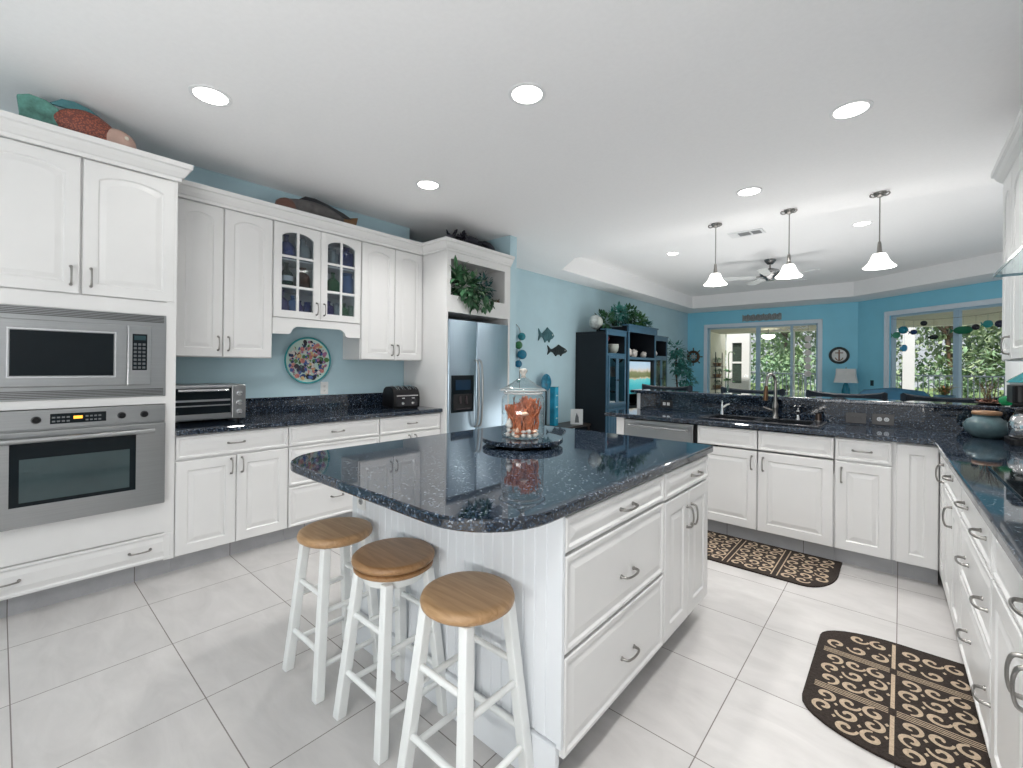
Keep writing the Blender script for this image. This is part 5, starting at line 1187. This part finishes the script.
# hanging fish string across the slanted window
mb_ = thing('fish_mobile', 'string of green and blue glass fish and balls hanging across the slanted window', 'hanging decoration', tuple(A0), AROT)
obj('string', MB().tube(bezier([(.80,-.05,2.31),(1.2,-.05,2.25),(1.85,-.05,2.22),(2.5,-.05,2.24),(2.96,-.05,2.31)],6), .0025, 5), BROWN, mb_)
def small_fish(m, c, L, H):
    m.ball(c, L*.36, .012, H*.5, 14, 8); x, y, z = c
    m.prism([(x-L*.32,z),(x-L*.5,z+H*.35),(x-L*.44,z),(x-L*.5,z-H*.35)], y-.005, y+.005, 'xz')
for s_, z, kind, L, H, c in ((.90,1.985,'fish',.22,.13,(.10,.42,.26)),(1.03,2.075,'ball',.075,.075,(.02,.26,.36)),(1.22,2.02,'fish',.19,.10,(.01,.04,.14)),(1.40,2.17,'ball',.05,.05,(.02,.02,.03)),(1.57,1.905,'fish',.22,.09,(.02,.03,.03)),(1.05,1.727,'fish',.17,.14,(.10,.42,.70)),(2.03,1.995,'fish',.42,.14,(.02,.20,.10)),(2.215,2.03,'ball',.05,.05,(.02,.02,.03)),(2.38,2.067,'fish',.20,.13,(.05,.36,.36)),(2.54,2.055,'ball',.06,.06,(.02,.02,.05))):
    m = MB()
    if kind == 'ball': m.ball((s_,-.05,z), L)
    else: small_fish(m, (s_,-.05,z), L, H)
    m.tube([(s_,-.05,z+H*.45),(s_,-.05,2.235)], .0015, 4)
    obj('fish' if kind == 'fish' else 'ball', m, mat('mobile_glass', c, .15, trans=.25), mb_, smooth=60)
# shell strand in the sliding door
ss = thing('shell_strand', 'hanging strand of round white capiz discs at the sliding door edge', 'hanging decoration', (-1.60,12.17,2.30))
obj('cord', MB().tube([(0,0,0),(0,0,-1.0)], .003, 5), BROWN, ss)
for k in range(6): obj('disc', MB().lathe([(0,-.006),(.07,-.006),(.07,.006),(0,.006)], (0,0,-.30-.16*k), 18, axis='y'), SHELLW, ss)
gb = thing('gull_mobile', 'white seagull shapes hanging near the top of the sliding door', 'hanging decoration', (-2.05,12.165,2.3095))
for dx, dz in ((-.17,-.10),(.10,-.09),(.36,-.06)):
    obj('gull', MB().add([(dx-.15,0,dz-.03),(dx-.06,.02,dz+.045),(dx,0,dz),(dx+.06,.02,dz+.045),(dx+.15,0,dz-.03),(dx+.06,0,dz+.02),(dx,-.02,dz-.03),(dx-.06,0,dz+.02)], [(0,1,7),(1,2,6,7),(2,3,5,6),(3,4,5)]).tube([(dx,0,dz),(dx,.0,-.008)], .0015, 4), PLW, gb)
obj('bar', MB().tube([(-.25,0,-.006),(.45,0,-.006)], .005, 6), PLW, gb)

# ---------------------------------------------------------------- outside: lanai, fence, trees
PATIOC = mat('patio_ceiling', (.66,.63,.48), .8); PATIOW = mat('patio_wall', (.88,.87,.72), .8, var=.04)
struct('patio_floor', MB().box(-9,12,12.251,17.2,-.08,-.01), mat('patio_slab', (.75,.73,.68), .8))
struct('ground', MB().box(-30,34,17.201,48,-.3,-.06), mat('lawn', (.16,.24,.08), .95, var=.4, scale=3))
struct('patio_ceiling', MB().prism([(-9,12.26),(-.60,12.26),(2.2,9.9),(12,9.9),(12,15.2),(-9,15.2)], 2.42, 2.55), PATIOC)
struct('patio_beam', MB().box(-4.35,12,15.0,15.2,2.39,2.419), PATIOW)
hw = MB(); hw.box(-4.6,-4.40,12.26,15.9,-.01,2.6)
struct('wall_lanai_side', hw, PATIOW)
hw = MB(); hw.box(-4.40,-4.22,16.0,16.2,-.01,2.9).box(-3.93,-3.70,16.0,16.2,-.01,2.9).box(-4.22,-3.93,16.0,16.2,-.01,.82).box(-4.22,-3.93,16.0,16.2,2.15,2.9)
hn = struct('wall_lanai_end', hw, TRIMW)
ob = obj('sash_window', MB().box(-4.22,-3.93,16.06,16.08,.82,2.15), mat('dark_pane', (.06,.08,.07), .1), hn); obj('sash_bar', MB().box(-4.22,-3.93,16.04,16.06,1.47,1.53), TRIMW, ob)
for (x, y, lb) in ((.165,16.4,'white square patio post seen through the slanted window'),(-2.36,15.1,'slim white patio post behind the sliding door')):
    w_ = .125 if x > 0 else .05
    po = thing('patio_post', lb, 'post', (x,y,-.0095)); obj('shaft', MB().box(-w_,w_,-w_,w_,.12,2.9 if x > 0 else 2.395), TRIMW, po); obj('plinth', MB().box(-w_-.03,w_+.03,-w_-.03,w_+.03,0,.1195), TRIMW, po)
pl = thing('reflection_bowl', 'white bowl added beyond the sliding door for a lamp reflection in its glass', 'ceiling light', (-2.81,14.2,2.4195))  # added glowing bowl imitates a lamp reflection in the door glass
obj('bowl', MB().lathe([(0,-.29),(.08,-.28),(.15,-.24),(.175,-.19),(.16,-.165),(0,-.15)], n=24), PGL, pl, smooth=50); obj('stem', MB().tube([(0,0,-.15),(0,0,0)], .012, 8), NICKEL, pl)
fe = thing('patio_fence', 'grey metal picket fence along the edge of the patio', 'fence', (0,17.0,-.0095))
m = MB()
for k in range(150):
    x = -7+.11*k; m.box(x-.011,x+.011,-.011,.011,.08,1.15)
FEN = mat('fence_grey', (.10,.13,.15), .5)
obj('pickets', m, FEN, fe); obj('rail', MB().box(-7.1,9.6,-.02,.02,1.15,1.19), FEN, fe); obj('rail', MB().box(-7.1,9.6,-.02,.02,.06,.10), FEN, fe)
for k in range(8): obj('post', MB().box(-7+2.35*k-.03,-7+2.35*k+.03,-.03,.03,0,1.25), FEN, fe)
ps = thing('plant_shelf', 'wire wall shelf of small potted herbs on the cream patio wall', 'plant shelf', (-4.3995,14.75,.45), RL)
obj('frame', MB().box(-.34,-.32,-.14,-.12,0,1.35).box(.32,.34,-.14,-.12,0,1.35).box(-.34,.34,-.16,-.001,.20,.215).box(-.34,.34,-.16,-.001,.55,.565).box(-.34,.34,-.16,-.001,.90,.915), BLACK, ps)
k = 0
for z in (.216,.566,.916):
    for x in (-.18,.18):
        p = thing('flower_pot', ['small clay pot','small herb pot','dark leafy pot','bushy herb pot','tall leafy pot','grassy pot'][k]+' on the %s tier of the patio wall shelf, %s end' % (('lowest','middle','top')[k//2], ('near','far')[k%2]), 'plant', tuple(Vector((-4.3995,14.75,.4505+z))+Vector((.085,x,0))), 0, 'pots on the patio shelf'); k += 1
        obj('pot', MB().lathe([(0,0),(.05,0),(.07,.11),(.06,.11),(0,.10)], n=16), mat('clay', (.28,.17,.09), .8), p, smooth=50)
        m = MB(); leafy(m, (.01,0,.19), .06,.10,.06, 60, .06, .03, rnd); obj('leaves', m, LEAFD if k % 3 else LEAFM, p)
TL = [mat('tree_leaf_a', (.26,.38,.19), .6, var=.45, scale=1.2), mat('tree_leaf_b', (.19,.31,.17), .6, var=.45, scale=1.2), mat('tree_leaf_c', (.34,.43,.25), .6, var=.35, scale=1.2)]
def tree(x, y, h, r, k, label, n=3600):
    t = thing('tree', label, 'tree', (x,y,-.06), 0, 'trees behind the fence')
    m = MB().tube(bezier([(0,0,0),(.05,0,h*.25),(-.05,.05,h*.5),(.0,0,h*.8)],4), [.09]*5+[.07]*4+[.05]*4, 7)
    for q in range(5): a = q*1.26; m.tube([(0,0,h*.45),(r*.35*math.cos(a),r*.35*math.sin(a),h*.62),(r*.6*math.cos(a),r*.6*math.sin(a),h*.78)], [.06,.04,.02], 5)
    obj('trunk', m, BROWN, t, smooth=60)
    m = MB(); rn = random.Random(int(x*13+y*7))
    for q in range(16):
        a = rn.uniform(0,6.28); rr_ = r*rn.uniform(.1,.75); c = (rr_*math.cos(a), rr_*math.sin(a), h*rn.uniform(.18,.92)); s = r*rn.uniform(.35,.6)
        leafy(m, c, s, s, s*.8, n//16, .24, .11, rn, .2, .6)
    obj('crown', m, TL[k], t)
TR = [(-6.2,23,6.5,2.4,1,'dark green tree beyond the fence at the oven-side edge of the sliding door'),(-3.6,21.5,6.0,2.3,0,'bright green tree behind the fence, middle of the sliding door'),(-1.4,23.5,7.0,2.5,1,'darker green tree behind the fence toward the sliding door shell strand'),
      (1.2,20.5,5.5,2.2,2,'pale green bushy tree behind the patio post'),(3.2,22.5,7.0,2.6,0,'broad green tree filling the middle of the slanted window'),(5.4,21.0,6.0,2.4,2,'yellow-green tree at the hood-side end of the slanted window'),
      (8.2,24,7.5,2.8,1,'dark tree at the far end of the fence line'),(-9,25,7.5,3,2,'pale green tree far beyond the patio side wall'),(2.2,28,9.5,3.6,1,'tall dark tree behind the other trees in the slanted window'),(-4.8,28.5,9.5,3.6,1,'tall dark tree behind the other trees in the sliding door'),(7,30,10,4,0,'tall tree at the back beyond the yellow-green one')]
for a in TR: tree(*a)
hg = MB(); rn = random.Random(77)
for q in range(150): leafy(hg, (rn.uniform(-9,11), rn.uniform(18.2,19.4), rn.uniform(.1,1.5)), .6,.5,.5, 40, .22, .10, rn, .1, .6)
h = obj('shrubbery', hg, TL[1]); h['kind'] = 'stuff'; tag(h, 'low mixed shrubbery growing just behind the patio fence', 'shrubs')
